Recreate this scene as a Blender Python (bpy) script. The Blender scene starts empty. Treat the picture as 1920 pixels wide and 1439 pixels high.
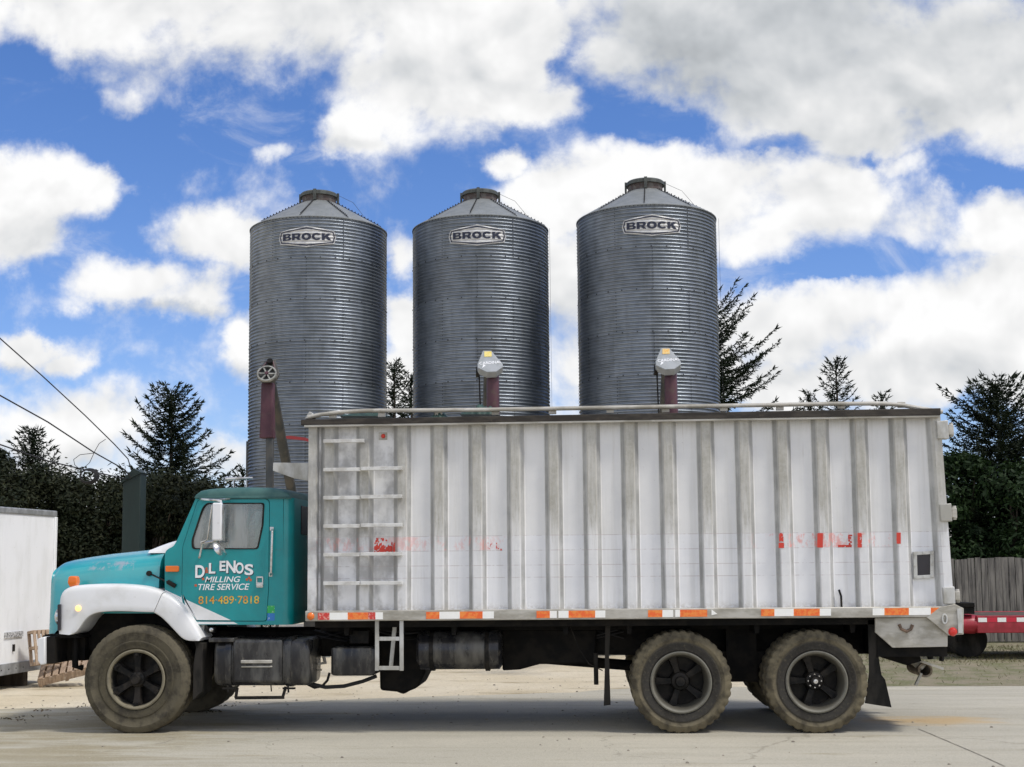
import bpy, bmesh, math, random
from math import sin, cos, pi, radians, sqrt
from mathutils import Vector, Matrix

SC = bpy.context.scene
COL = SC.collection

# ------------------------------------------------------------------ camera
F, CX, CY = 2450.0, 960.0, 815.0            # focal length and principal point, photograph pixels
YAW, PITCH, ROLL = radians(3.4), radians(5.6), radians(0.50)
CAM = Vector((0.0, -13.46, 1.74))           # truck's near flank stands on y = 0
cd = bpy.data.cameras.new("camera")
cam = bpy.data.objects.new("camera", cd)
COL.objects.link(cam)
RM = Matrix.Rotation(YAW, 3, 'Z') @ Matrix.Rotation(pi / 2 + PITCH, 3, 'X') @ Matrix.Rotation(-ROLL, 3, 'Z')
cam.matrix_world = Matrix.Translation(CAM) @ RM.to_4x4()
cd.sensor_fit = 'HORIZONTAL'
cd.sensor_width = 36.0
cd.lens = 36.0 * F / 1920.0
cd.shift_x = 0.0
cd.shift_y = (CY - 719.5) / 1920.0
cd.clip_start, cd.clip_end = 0.1, 6000.0
SC.camera = cam

SC.view_settings.view_transform = 'Standard'
SC.view_settings.look = 'None'
SC.view_settings.exposure = 0.0
SC.view_settings.gamma = 1.0
SC.cycles.max_bounces = 6
SC.cycles.transparent_max_bounces = 12
SC.cycles.use_denoising = True

def ray(px, py):
    return RM @ Vector(((px - CX) / F, -(py - CY) / F, -1.0))
def at(px, py, Y=0.0):
    d = ray(px, py)
    return CAM + d * ((Y - CAM.y) / d.y)
def S(px, py, Y=0.0):
    p = at(px, py, Y)
    return (p.x, p.z)
def SP(pts, Y=0.0):
    return [S(x, y, Y) for x, y in pts]
def uv(px, py):
    d = ray(px, py)
    return (d.x / d.y, d.z / d.y)

# ------------------------------------------------------------------ world: sky with clouds by direction
SUN_EL, SUN_AZ = radians(57), radians(68)    # azimuth measured from the -y axis (towards the viewer) round to +x
sdir = Vector((sin(SUN_AZ) * cos(SUN_EL), -cos(SUN_AZ) * cos(SUN_EL), sin(SUN_EL)))
W = bpy.data.worlds.new("World")
SC.world = W
W.use_nodes = True
NT = W.node_tree
NT.nodes.clear()

class NG:
    """small node writer"""
    def __init__(s, nt): s.nt = nt
    def n(s, typ, **kw):
        nd = s.nt.nodes.new(typ)
        for k, v in kw.items(): setattr(nd, k, v)
        return nd
    def put(s, sock, v):
        if hasattr(v, 'is_output'): s.nt.links.new(v, sock)
        else: sock.default_value = v
    def m(s, op, a, b=None, c=None, clamp=False):
        nd = s.n('ShaderNodeMath', operation=op, use_clamp=clamp)
        for i, v in enumerate((a, b, c)):
            if v is not None: s.put(nd.inputs[i], v)
        return nd.outputs[0]
    def v(s, op, a, b=None, c=None):
        nd = s.n('ShaderNodeVectorMath', operation=op)
        for i, x in enumerate((a, b, c)):
            if x is not None: s.put(nd.inputs[i], x)
        return nd.outputs['Value'] if op in ('LENGTH', 'DOT_PRODUCT') else nd.outputs[0]
    def noise(s, vec, scale, detail=5, rough=.5, dist=0.0, col=False):
        nd = s.n('ShaderNodeTexNoise')
        s.put(nd.inputs['Vector'], vec)
        nd.inputs['Scale'].default_value = scale
        nd.inputs['Detail'].default_value = detail
        nd.inputs['Roughness'].default_value = rough
        nd.inputs['Distortion'].default_value = dist
        return nd.outputs['Color' if col else 'Fac']
    def mr(s, x, a, b, c=0.0, d=1.0, smooth=True):
        nd = s.n('ShaderNodeMapRange')
        nd.interpolation_type = 'SMOOTHSTEP' if smooth else 'LINEAR'
        for i, q in enumerate((x, a, b, c, d)): s.put(nd.inputs[i], q)
        return nd.outputs[0]
    def mix(s, f, a, b, mode='MIX'):
        nd = s.n('ShaderNodeMix', data_type='RGBA', blend_type=mode)
        s.put(nd.inputs[0], f); s.put(nd.inputs[6], a); s.put(nd.inputs[7], b)
        return nd.outputs[2]
    def xyz(s, x, y, z):
        nd = s.n('ShaderNodeCombineXYZ')
        for i, q in enumerate((x, y, z)): s.put(nd.inputs[i], q)
        return nd.outputs[0]
    def sep(s, vec):
        nd = s.n('ShaderNodeSeparateXYZ'); s.put(nd.inputs[0], vec)
        return nd.outputs

g = NG(NT)
tc = g.n('ShaderNodeTexCoord').outputs['Generated']
sky = g.n('ShaderNodeTexSky', sky_type='NISHITA')
sky.sun_disc = False
sky.sun_elevation = SUN_EL
sky.sun_rotation = math.atan2(sdir.x, sdir.y)
sky.altitude = 400; sky.air_density = 1.0; sky.dust_density = 0.6; sky.ozone_density = 2.0
dx, dy, dz = g.sep(tc)
ady = g.m('MAXIMUM', dy, 0.25)
U = g.m('DIVIDE', dx, ady); V = g.m('DIVIDE', dz, ady)
P = g.xyz(U, V, 0.0)
wn = g.noise(P, 12.0, 6, .6, col=True)
Pw = g.v('MULTIPLY_ADD', g.v('SUBTRACT', wn, (.5, .5, .5)), (.085, .065, 0), P)
Pw = g.v('MULTIPLY', Pw, (1, 1, 0))
R_ = 1 / F
def blobs(lst, soft):
    acc = None
    for cx, cy, rx, ry, w in lst:
        u, v = uv(cx, cy)
        d = g.v('MULTIPLY', g.v('SUBTRACT', Pw, (u, v, 0)), (1 / (rx * R_), 1 / (ry * R_), 0))
        ln = g.v('LENGTH', d)
        b = g.mr(ln, 0.15, 1.6, w, 0.0)
        acc = b if acc is None else (g.m('SMOOTH_MAX', acc, b, soft) if soft else g.m('MAXIMUM', acc, b))
    return acc
CLOUDS = [(330, -40, 600, 130, 1), (130, 30, 280, 85, 1), (560, 50, 320, 110, 1), (720, 150, 150, 110, 1), (870, 130, 200, 120, 1), (700, 0, 420, 120, 1), (60, -30, 280, 130, 1),
          (660, 235, 80, 60, 1), (510, 278, 46, 24, .5), (1000, 205, 95, 45, .85), (930, 50, 170, 130, 1), (1120, 0, 130, 80, .8), (1000, 100, 80, 90, .8),
          (1430, 40, 420, 150, 1), (1560, 160, 360, 115, 1), (1820, 120, 300, 180, 1), (1250, 40, 200, 130, 1), (1280, 140, 150, 70, .9), (1180, 90, 100, 70, .9), (1720, 235, 260, 55, .9),
          (70, 330, 155, 80, 1), (180, 335, 80, 55, 1), (30, 430, 85, 70, .9), (260, 330, 40, 25, .4), (240, 195, 50, 24, .4),
          (250, 525, 130, 52, 1), (350, 550, 95, 48, 1), (385, 440, 85, 58, 1), (440, 470, 60, 55, 1), (200, 500, 60, 40, .7),
          (35, 658, 75, 42, 1), (130, 672, 48, 24, .65), (470, 630, 62, 72, 1), (430, 850, 80, 55, .9), (90, 800, 230, 80, .8), (20, 900, 200, 60, .8), (280, 820, 120, 40, .4),
          (960, 305, 48, 32, .9), (1030, 365, 120, 62, 1), (1200, 345, 170, 72, 1), (1350, 370, 210, 88, 1), (1560, 370, 180, 95, 1), (1680, 290, 80, 40, .8), (1380, 330, 130, 62, 1),
          (1700, 400, 130, 70, .8), (1890, 430, 90, 70, .9), (1800, 445, 80, 45, .6), (1100, 530, 240, 130, 1), (1420, 430, 150, 60, .9), (1700, 330, 60, 40, .5),
          (1500, 610, 340, 105, 1), (1800, 600, 280, 110, 1), (1650, 700, 380, 90, 1), (1250, 640, 280, 150, 1), (1880, 650, 180, 140, 1), (1420, 720, 220, 70, 1),
          (760, 460, 52, 62, .85), (750, 600, 62, 75, .9), (755, 710, 62, 85, .85), (1880, 530, 90, 60, .9)]
GAPS = [(1065, 120, 30, 45, .35), (1240, 240, 130, 34, .5), (1570, 508, 140, 18, .6), (1480, 262, 60, 18, .3), (1600, 285, 40, 14, .25),
        (1840, 800, 60, 40, .7), (1850, 338, 80, 22, .55), (760, 545, 40, 22, .35), (300, 250, 260, 60, .3), (220, 690, 80, 30, .3), (110, 595, 70, 35, .5), (600, 330, 90, 40, .3), (150, 210, 140, 40, .3)]
fld = g.m('SUBTRACT', blobs(CLOUDS, .10), blobs(GAPS, 0))
Pn = g.v('ADD', P, (3.1, 1.7, .4))
f1 = g.noise(Pn, 11.0, 10, .60, .15)
f2 = g.noise(g.v('ADD', P, (8.1, 4.2, 1.1)), 40.0, 8, .62)
dens = g.m('ADD', g.m('ADD', fld, .13), g.m('MULTIPLY', g.m('SUBTRACT', f1, .5), 2.3))
dens = g.m('ADD', dens, g.m('MULTIPLY', g.m('SUBTRACT', f2, .5), .35))
# away from the photographed part of the sky: broken cloud everywhere
gen = g.noise(tc, 2.6, 7, .55)
front = g.mr(dy, .45, .75)
dall = g.m('ADD', g.m('MULTIPLY', dens, front), g.m('MULTIPLY', g.mr(gen, .38, .58), g.m('SUBTRACT', 1.0, front)))
alpha = g.mr(dall, .16, .92)
wisp = g.m('MULTIPLY', g.mr(g.noise(g.v('MULTIPLY', g.v('ADD', P, (1.2, 7.7, 0)), (1, 1.8, 1)), 8.0, 9, .66, .6), .52, .78), .42)
alpha = g.m('MAXIMUM', alpha, wisp)
# cloud light: bright billows facing up, smooth grey where the cloud is thick
off = g.v('ADD', Pn, (.004, .018, 0))
f1b = g.noise(off, 11.0, 4, .5, .15)
f1a = g.noise(Pn, 11.0, 4, .5, .15)
relief = g.m('SUBTRACT', f1a, f1b)
grey = blobs([(1480, 70, 460, 190, 1), (1820, 100, 300, 170, .75), (1100, 640, 220, 110, .3), (400, 130, 420, 50, .35), (1560, 245, 260, 40, .5), (1700, 730, 320, 60, .35), (310, 580, 150, 20, .8), (60, 410, 110, 40, .4), (1500, 690, 240, 36, .4), (1640, 420, 160, 30, .3), (640, 270, 120, 20, .4), (30, 700, 90, 20, .5), (460, 690, 60, 24, .5), (80, 850, 260, 40, .45)], .1)
f3 = g.noise(g.v('ADD', P, (5.5, .3, 2.2)), 6.0, 4, .5)
br = g.m('ADD', .95, g.m('MULTIPLY', relief, .95))
br = g.m('SUBTRACT', br, g.m('MULTIPLY', grey, .34))
br = g.m('ADD', br, g.m('MULTIPLY', g.m('SUBTRACT', f3, .5), .22))
br = g.m('MINIMUM', g.m('MAXIMUM', br, .42), 1.0)
ccol = g.mix(g.mr(br, .5, .95), (.90, .95, 1.0, 1), (1.0, 1.0, 1.0, 1))
cloud = g.v('SCALE', ccol); NT.nodes[-1].inputs['Scale'].default_value = 1
g.put(NT.nodes[-1].inputs['Scale'], br)
# brighter broken cloud behind the viewer and overhead, where the photograph's soft light comes from
cl2 = g.mix(front, (1.0, 1.0, 1.0, 1), cloud)
bgs = g.n('ShaderNodeBackground'); bgs.inputs['Strength'].default_value = 0.10
hs = g.n('ShaderNodeHueSaturation'); hs.inputs['Saturation'].default_value = 1.22; hs.inputs['Value'].default_value = 1.0
NT.links.new(sky.outputs[0], hs.inputs['Color'])
NT.links.new(g.mix(1.0, hs.outputs[0], (1.22, 1.20, 1.50, 1), 'MULTIPLY'), bgs.inputs['Color'])
bgc = g.n('ShaderNodeBackground'); NT.links.new(cl2, bgc.inputs['Color']); bgc.inputs['Strength'].default_value = 1.0
mx = g.n('ShaderNodeMixShader')
NT.links.new(alpha, mx.inputs[0]); NT.links.new(bgs.outputs[0], mx.inputs[1]); NT.links.new(bgc.outputs[0], mx.inputs[2])
wo = g.n('ShaderNodeOutputWorld'); NT.links.new(mx.outputs[0], wo.inputs['Surface'])

# ------------------------------------------------------------------ sun (veiled by thin cloud)
sl = bpy.data.lights.new("sun", 'SUN')
sl.energy = 2.6; sl.angle = radians(9); sl.color = (1.0, .955, .88)
sun = bpy.data.objects.new("sun", sl); COL.objects.link(sun)
sun.rotation_euler = (-sdir).to_track_quat('-Z', 'Y').to_euler()
sun.location = sdir * 60

# ------------------------------------------------------------------ object helpers
LOC = {}
def tag(o, label=None, cat=None, group=None, kind=None):
    if label: o['label'] = label
    if cat: o['category'] = cat
    if group: o['group'] = group
    if kind: o['kind'] = kind
    return o
def thing(name, label, cat, loc, group=None):
    o = bpy.data.objects.new(name, None)
    o.empty_display_size = .3
    COL.objects.link(o)
    o.location = loc
    LOC[o.name] = Vector(loc)
    return tag(o, label, cat, group)

class MB:
    def __init__(s): s.bm = bmesh.new()
    def vf(s, verts, faces):
        vs = [s.bm.verts.new(v) for v in verts]
        for f in faces:
            try: s.bm.faces.new([vs[i] for i in f])
            except ValueError: pass
        return vs
    def box(s, x0, x1, y0, y1, z0, z1):
        s.vf([(x0, y0, z0), (x1, y0, z0), (x1, y1, z0), (x0, y1, z0), (x0, y0, z1), (x1, y0, z1), (x1, y1, z1), (x0, y1, z1)],
             [(0, 3, 2, 1), (4, 5, 6, 7), (0, 1, 5, 4), (1, 2, 6, 5), (2, 3, 7, 6), (3, 0, 4, 7)])
        return s
    def obox(s, c, ax, ay, az, hx, hy, hz):
        c, ax, ay, az = Vector(c), Vector(ax).normalized(), Vector(ay).normalized(), Vector(az).normalized()
        vs = [c + ax * (hx * i) + ay * (hy * j) + az * (hz * k) for k in (-1, 1) for i, j in ((-1, -1), (1, -1), (1, 1), (-1, 1))]
        s.vf(vs, [(0, 3, 2, 1), (4, 5, 6, 7), (0, 1, 5, 4), (1, 2, 6, 5), (2, 3, 7, 6), (3, 0, 4, 7)])
        return s
    def plate(s, outer, y0, y1, holes=()):
        """polygon in x,z (with holes), thick from y0 to y1"""
        bm = s.bm
        fr = []
        for Y in (y0, y1):
            edges = []; loops = []
            for lp in [outer] + list(holes):
                vs = [bm.verts.new((x, Y, z)) for x, z in lp]
                loops.append(vs)
                edges += [bm.edges.new((vs[i], vs[(i + 1) % len(vs)])) for i in range(len(vs))]
            if holes: bmesh.ops.triangle_fill(bm, use_beauty=True, use_dissolve=False, edges=edges)
            else: bm.faces.new(loops[0])
            fr.append(loops)
        for a, b in zip(*fr):
            n = len(a)
            for i in range(n):
                bm.faces.new((a[i], a[(i + 1) % n], b[(i + 1) % n], b[i]))
        return s
    def loft(s, rings, closed=True, caps=True):
        bm = s.bm
        R = [[bm.verts.new(p) for p in r] for r in rings]
        for a, b in zip(R, R[1:]):
            n = len(a)
            for i in range(n if closed else n - 1):
                j = (i + 1) % n
                try: bm.faces.new((a[i], a[j], b[j], b[i]))
                except ValueError: pass
        if caps and closed:
            bm.faces.new(R[0]); bm.faces.new(R[-1])
        return s
    def tube(s, pts, r, n=8, caps=True):
        pts = [Vector(p) for p in pts]
        rs = r if isinstance(r, (list, tuple)) else [r] * len(pts)
        rings = []
        up = None
        for i, p in enumerate(pts):
            d = (pts[min(i + 1, len(pts) - 1)] - pts[max(i - 1, 0)]).normalized()
            if up is None:
                up = Vector((0, 0, 1)) if abs(d.z) < .9 else Vector((0, 1, 0))
            a = d.cross(up).normalized(); b = a.cross(d).normalized(); up = b
            rings.append([p + (a * cos(2 * pi * k / n) + b * sin(2 * pi * k / n)) * rs[i] for k in range(n)])
        return s.loft(rings, True, caps)
    def lathe(s, prof, c=(0, 0, 0), axis='Y', n=48, rad=None, caps=False):
        """prof: (radius, height along axis); rad(i,k,r) may change radius"""
        rings = []
        c = Vector(c)
        for i, (r, h) in enumerate(prof):
            ring = []
            for k in range(n):
                a = 2 * pi * k / n
                q = rad(i, k, r) if rad else r
                u, w = q * cos(a), q * sin(a)
                ring.append(c + (Vector((u, h, w)) if axis == 'Y' else Vector((u, w, h)) if axis == 'Z' else Vector((h, u, w))))
            rings.append(ring)
        return s.loft(rings, True, caps)

def obj(name, mb, mat, parent=None, bevel=0, seg=2, smooth=35, recalc=True, bang=40):
    bm = mb.bm
    L = LOC.get(parent.name, Vector()) if parent else Vector()
    if recalc: bmesh.ops.recalc_face_normals(bm, faces=bm.faces)
    if L.length: bmesh.ops.translate(bm, verts=bm.verts, vec=-L)
    me = bpy.data.meshes.new(name)
    bm.to_mesh(me); bm.free()
    for m in (mat if isinstance(mat, (list, tuple)) else [mat]): me.materials.append(m)
    if smooth:
        me.shade_smooth()
        me.set_sharp_from_angle(angle=radians(smooth))
    o = bpy.data.objects.new(name, me)
    COL.objects.link(o)
    if parent: o.parent = parent
    LOC[o.name] = L
    if bevel:
        b = o.modifiers.new("bevel", 'BEVEL'); b.width = bevel; b.segments = seg
        b.limit_method = 'ANGLE'; b.angle_limit = radians(bang); b.harden_normals = False
    return o

def fillet(pts, r, n=4):
    """round the corners of a polygon; r may be a list"""
    out = []
    N = len(pts)
    for i, p in enumerate(pts):
        rr = r[i] if isinstance(r, (list, tuple)) else r
        p = Vector(p); a = Vector(pts[i - 1]); b = Vector(pts[(i + 1) % N])
        da, db = a - p, b - p
        k = min(rr, da.length * .49, db.length * .49)
        if k < 1e-5: out.append((p.x, p.y)); continue
        pa, pb = p + da.normalized() * k, p + db.normalized() * k
        for j in range(n + 1):
            t = j / n
            q = pa * (1 - t) ** 2 + p * (2 * t * (1 - t)) + pb * t * t
            out.append((q.x, q.y))
    return out

def copy_tree(o, parent=None):
    c = o.copy(); COL.objects.link(c)
    if parent: c.parent = parent
    for ch in list(o.children): copy_tree(ch, c)
    return c

# ------------------------------------------------------------------ materials
def mat(name, c1, c2=None, scale=4, stretch=(1, 1, 1), lo=.4, hi=.62, rough=.6, metal=0.0, bump=0.0, bscale=40, detail=7,
        c3=None, scale3=20, lo3=.55, hi3=.7, stretch3=(1, 1, 1), spec=.5, coat=0.0, emit=None, rough2=None):
    m = bpy.data.materials.new(name); m.use_nodes = True
    nt = m.node_tree; nt.nodes.clear(); q = NG(nt)
    b = q.n('ShaderNodeBsdfPrincipled'); o = q.n('ShaderNodeOutputMaterial'); nt.links.new(b.outputs[0], o.inputs[0])
    b.inputs['Roughness'].default_value = rough; b.inputs['Metallic'].default_value = metal
    b.inputs['Specular IOR Level'].default_value = spec
    if coat: b.inputs['Coat Weight'].default_value = coat; b.inputs['Coat Roughness'].default_value = .08
    co = q.n('ShaderNodeTexCoord').outputs['Object']
    col = (*c1, 1)
    if c2:
        nz = q.noise(q.v('MULTIPLY', co, stretch), scale, detail, .6)
        f = q.mr(nz, lo, hi)
        col = q.mix(f, col, (*c2, 1))
        if rough2 is not None: q.put(b.inputs['Roughness'], q.mr(f, 0, 1, rough, rough2))
    if c3:
        f3 = q.mr(q.noise(q.v('MULTIPLY', q.v('ADD', co, (7.3, 2.1, 4.4)), stretch3), scale3, detail, .65), lo3, hi3)
        col = q.mix(f3, col, (*c3, 1))
    q.put(b.inputs['Base Color'], col)
    if bump:
        bn = q.n('ShaderNodeBump'); bn.inputs['Strength'].default_value = bump; bn.inputs['Distance'].default_value = .02
        q.put(bn.inputs['Height'], q.noise(co, bscale, 6, .6)); nt.links.new(bn.outputs[0], b.inputs['Normal'])
    if emit:
        b.inputs['Emission Color'].default_value = (*emit[:3], 1); b.inputs['Emission Strength'].default_value = emit[3]
    return m

M = {}
M['teal'] = mat('teal_paint', (.003, .285, .305), (.004, .235, .25), 3, lo=.35, hi=.7, rough=.3, c3=(.03, .20, .20), scale3=16, lo3=.56, hi3=.85, coat=.25, bump=.03, bscale=14)
M['roofteal'] = mat('faded_teal_roof_paint', (.025, .10, .095), (.05, .13, .12), 5, rough=.5, c3=(.09, .15, .13), scale3=20, lo3=.6, hi3=.8)
M['white'] = mat('white_paint', (.78, .785, .79), (.66, .66, .64), 3, lo=.45, hi=.75, rough=.35, coat=.2, c3=(.42, .39, .33), scale3=13, lo3=.62, hi3=.85)
M['aluminium'] = mat('weathered_white_metal', (.55, .55, .53), (.38, .37, .33), 6, (1, 1, .5), rough=.5, metal=.15, c3=(.2, .17, .13), scale3=14, lo3=.62, hi3=.8)
M['rung'] = mat('scuffed_white_rung', (.68, .68, .66), (.50, .49, .46), 9, rough=.5, c3=(.28, .25, .2), scale3=18, lo3=.64, hi3=.8)
M['rail'] = mat('grey_aluminium_rail', (.50, .48, .43), (.33, .31, .26), 3, (1, 1, 3), rough=.5, metal=.2, c3=(.62, .60, .55), scale3=6, lo3=.5, hi3=.8)
M['darkrail'] = mat('dirty_dark_rail', (.022, .018, .014), (.05, .042, .033), 5, (1, 1, 4), rough=.75, c3=(.13, .10, .07), scale3=9, lo3=.62, hi3=.8)
M['black'] = mat('black_chassis', (.007, .007, .007), (.016, .014, .012), 6, rough=.75, c3=(.045, .04, .03), scale3=12, lo3=.68, hi3=.88, spec=.15)
M['tank'] = mat('dirty_black_tank', (.03, .03, .034), (.16, .155, .14), 4, (1.2, 1.2, .35), lo=.40, hi=.72, rough=.22, rough2=.55, c3=(.24, .22, .18), scale3=11, lo3=.57, hi3=.80, stretch3=(1, 1, .4), metal=.5)
M['rubber'] = mat('flap_rubber', (.012, .012, .011), (.035, .032, .028), 5, (1, 1, .4), rough=.8, spec=.15)
M['iron'] = mat('black_cast_iron', (.009, .009, .009), (.03, .026, .022), 9, rough=.45, c3=(.07, .055, .04), scale3=22, lo3=.62, hi3=.8, spec=.15)
M['rim'] = mat('dusty_rim_steel', (.33, .31, .25), (.20, .18, .13), 7, rough=.6, metal=.1)
M['chrome'] = mat('worn_chrome', (.70, .70, .70), (.5, .48, .45), 12, rough=.22, metal=.85)
M['amber'] = mat('amber_lens', (.80, .17, .012), rough=.25, coat=.4)
M['amberlit'] = mat('lit_amber_lens', (.9, .5, .12), rough=.3, emit=(1.0, .62, .22, 1.6))
M['redlens'] = mat('red_lens', (.62, .02, .015), rough=.25, coat=.4)
M['glassdark'] = mat('tinted_lens', (.02, .02, .03), rough=.1)
M['seat'] = mat('grey_vinyl', (.10, .10, .10), (.06, .06, .06), 8, rough=.7)
M['inner'] = mat('cab_lining', (.16, .17, .17), (.12, .12, .12), 8, rough=.8)
M['tapered'] = mat('red_reflective_tape', (.86, .13, .02), (.90, .28, .05), 30, rough=.35, coat=.3)
M['tapered2'] = mat('worn_red_tape', (.62, .05, .04), (.75, .35, .28), 40, lo=.5, hi=.6, rough=.5)
M['tapewhite'] = mat('white_reflective_tape', (.92, .92, .88), (.95, .95, .92), 30, rough=.25, coat=.3)
M['tarp'] = mat('dark_green_tarp', (.012, .04, .032), (.03, .07, .055), 10, rough=.6, bump=.5, bscale=12)
M['maroon'] = mat('faded_maroon_paint', (.050, .012, .022), (.085, .028, .040), 4, (1, 1, .5), rough=.5, c3=(.09, .06, .045), scale3=9, lo3=.52, hi3=.8)
M['guard'] = mat('grey_galvanised_guard', (.36, .38, .40), (.30, .32, .33), 6, rough=.55, metal=.2)
M['augertube'] = mat('dull_grey_steel_tube', (.055, .060, .062), (.10, .095, .085), 4, (1, 1, .5), rough=.55, metal=.4, c3=(.12, .07, .04), scale3=8, lo3=.66, hi3=.82)
M['yellow'] = mat('yellow_sticker', (.75, .58, .10), (.8, .68, .3), 60, rough=.5)
M['letterwhite'] = mat('white_lettering', (.85, .86, .88), rough=.4)
M['letterdark'] = mat('dark_lettering', (.012, .016, .04), rough=.5)
M['lettergold'] = mat('gold_lettering', (.72, .52, .06), (.60, .20, .04), 30, rough=.4)
M['letterred'] = mat('orange_lettering', (.55, .10, .03), rough=.4)
M['wood'] = mat('pale_pallet_wood', (.42, .31, .22), (.28, .20, .14), 6, (6, 1, 1), rough=.85, c3=(.5, .42, .34), scale3=14)
M['trailerwhite'] = mat('speckled_white_siding', (.84, .85, .86), (.77, .78, .78), 4, (1, 1, .3), rough=.45, c3=(.40, .37, .33), scale3=22, lo3=.64, hi3=.76)
M['trailergrey'] = mat('grey_trailer_rail', (.36, .37, .38), (.25, .26, .26), 7, rough=.5, metal=.3)
M['darkgreen'] = mat('dark_green_cladding', (.005, .016, .013), (.008, .022, .018), 3, (1, 1, .3), rough=.55)
M['redpaint'] = mat('red_trailer_paint', (.42, .03, .05), (.30, .02, .03), 5, rough=.4)
M['bark'] = mat('bark', (.055, .042, .032), (.10, .08, .06), 8, (1, 1, .2), rough=.9, bump=.6)
M['cable'] = mat('black_cable', (.015, .015, .017), rough=.6)
M['green_sticker'] = mat('green_sticker', (.03, .42, .10), (.6, .7, .6), 50, lo=.6, hi=.66, rough=.5)
M['blue_sticker'] = mat('blue_sticker', (.03, .20, .55), (.6, .7, .8), 50, lo=.6, hi=.66, rough=.5)
M['redsmear'] = mat('red_mark', (.62, .05, .03), rough=.5)

def glass_mat():
    m = bpy.data.materials.new('dusty_glare_glass'); m.use_nodes = True
    nt = m.node_tree; nt.nodes.clear(); q = NG(nt)
    o = q.n('ShaderNodeOutputMaterial')
    tr = q.n('ShaderNodeBsdfTransparent'); tr.inputs[0].default_value = (.80, .86, .86, 1)
    gl = q.n('ShaderNodeBsdfGlossy'); gl.inputs['Roughness'].default_value = .03; gl.inputs[0].default_value = (1, 1, 1, 1)
    df = q.n('ShaderNodeBsdfDiffuse'); df.inputs[0].default_value = (.55, .57, .57, 1)
    co = q.n('ShaderNodeTexCoord').outputs['Object']
    dust_glare = q.mr(q.noise(q.v('MULTIPLY', co, (1.6, 1, .22)), 4.5, 5, .6), .36, .64, .08, .46)  # dust film, with pale upright streaks painted in as reflections
    fr = q.n('ShaderNodeFresnel'); fr.inputs[0].default_value = 1.5
    m1 = q.n('ShaderNodeMixShader'); q.put(m1.inputs[0], q.m('ADD', q.m('MULTIPLY', fr.outputs[0], 1.6), .06)); nt.links.new(tr.outputs[0], m1.inputs[1]); nt.links.new(gl.outputs[0], m1.inputs[2])
    m2 = q.n('ShaderNodeMixShader'); q.put(m2.inputs[0], dust_glare); nt.links.new(m1.outputs[0], m2.inputs[1]); nt.links.new(df.outputs[0], m2.inputs[2])
    nt.links.new(m2.outputs[0], o.inputs[0])
    return m
M['glass'] = glass_mat()

def text_part(name, s, rect, Y, m, parent, th=.003, bold=0.0, shear=0.0, tilt=0.0):
    """lettering filling a pixel rectangle of the photograph, standing proud of the plane y = Y"""
    cu = bpy.data.curves.new(name, 'FONT'); cu.body = s; cu.offset = bold; cu.extrude = .5; cu.shear = shear
    to = bpy.data.objects.new(name, cu)
    me = bpy.data.meshes.new_from_object(to)
    bpy.data.objects.remove(to); bpy.data.curves.remove(cu)
    xs = [v.co.x for v in me.vertices]; ys = [v.co.y for v in me.vertices]; zs = [v.co.z for v in me.vertices]
    x0, x1, y0, y1, z0, z1 = min(xs), max(xs), min(ys), max(ys), min(zs), max(zs)
    (ax, az), (bx, bz) = S(rect[0], rect[3], Y), S(rect[2], rect[1], Y)
    mb = MB(); mb.bm.from_mesh(me); bpy.data.meshes.remove(me)
    for v in mb.bm.verts:
        fx = (v.co.x - x0) / (x1 - x0); fy = (v.co.y - y0) / (y1 - y0); fz = (v.co.z - z0) / (z1 - z0)
        v.co = (ax + fx * (bx - ax), Y - th * fz, az + fy * (bz - az) + tilt * (fx - .5) * (bx - ax))
    return obj(name, mb, m, parent, smooth=0)

# ================================================================== setting: ground, road, verge
def ground_mat():
    m = bpy.data.materials.new('packed_dirt'); m.use_nodes = True
    nt = m.node_tree; nt.nodes.clear(); q = NG(nt)
    b = q.n('ShaderNodeBsdfPrincipled'); o = q.n('ShaderNodeOutputMaterial'); nt.links.new(b.outputs[0], o.inputs[0])
    b.inputs['Roughness'].default_value = .95; b.inputs['Specular IOR Level'].default_value = .2
    co = q.n('ShaderNodeTexCoord').outputs['Object']
    col = q.mix(q.mr(q.noise(co, .5, 6, .6), .35, .65), (.58, .50, .36, 1), (.66, .59, .46, 1))
    col = q.mix(q.mr(q.noise(q.v('MULTIPLY', co, (.35, 1, 1)), 1.6, 8, .65), .52, .72), col, (.33, .27, .17, 1))
    col = q.mix(q.mr(q.noise(co, 16, 8, .7), .5, .8), col, (.30, .25, .18, 1))
    col = q.mix(q.mr(q.noise(co, 55, 4, .7), .58, .72), col, (.68, .62, .50, 1))
    col = q.mix(q.m('MULTIPLY', q.mr(q.noise(co, 90, 3, .7), .54, .68), .6), col, (.28, .24, .16, 1))
    q.put(b.inputs['Base Color'], col)
    bn = q.n('ShaderNodeBump'); bn.inputs['Strength'].default_value = .7; bn.inputs['Distance'].default_value = .03
    q.put(bn.inputs['Height'], q.noise(co, 14, 8, .7)); nt.links.new(bn.outputs[0], b.inputs['Normal'])
    return m
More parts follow.
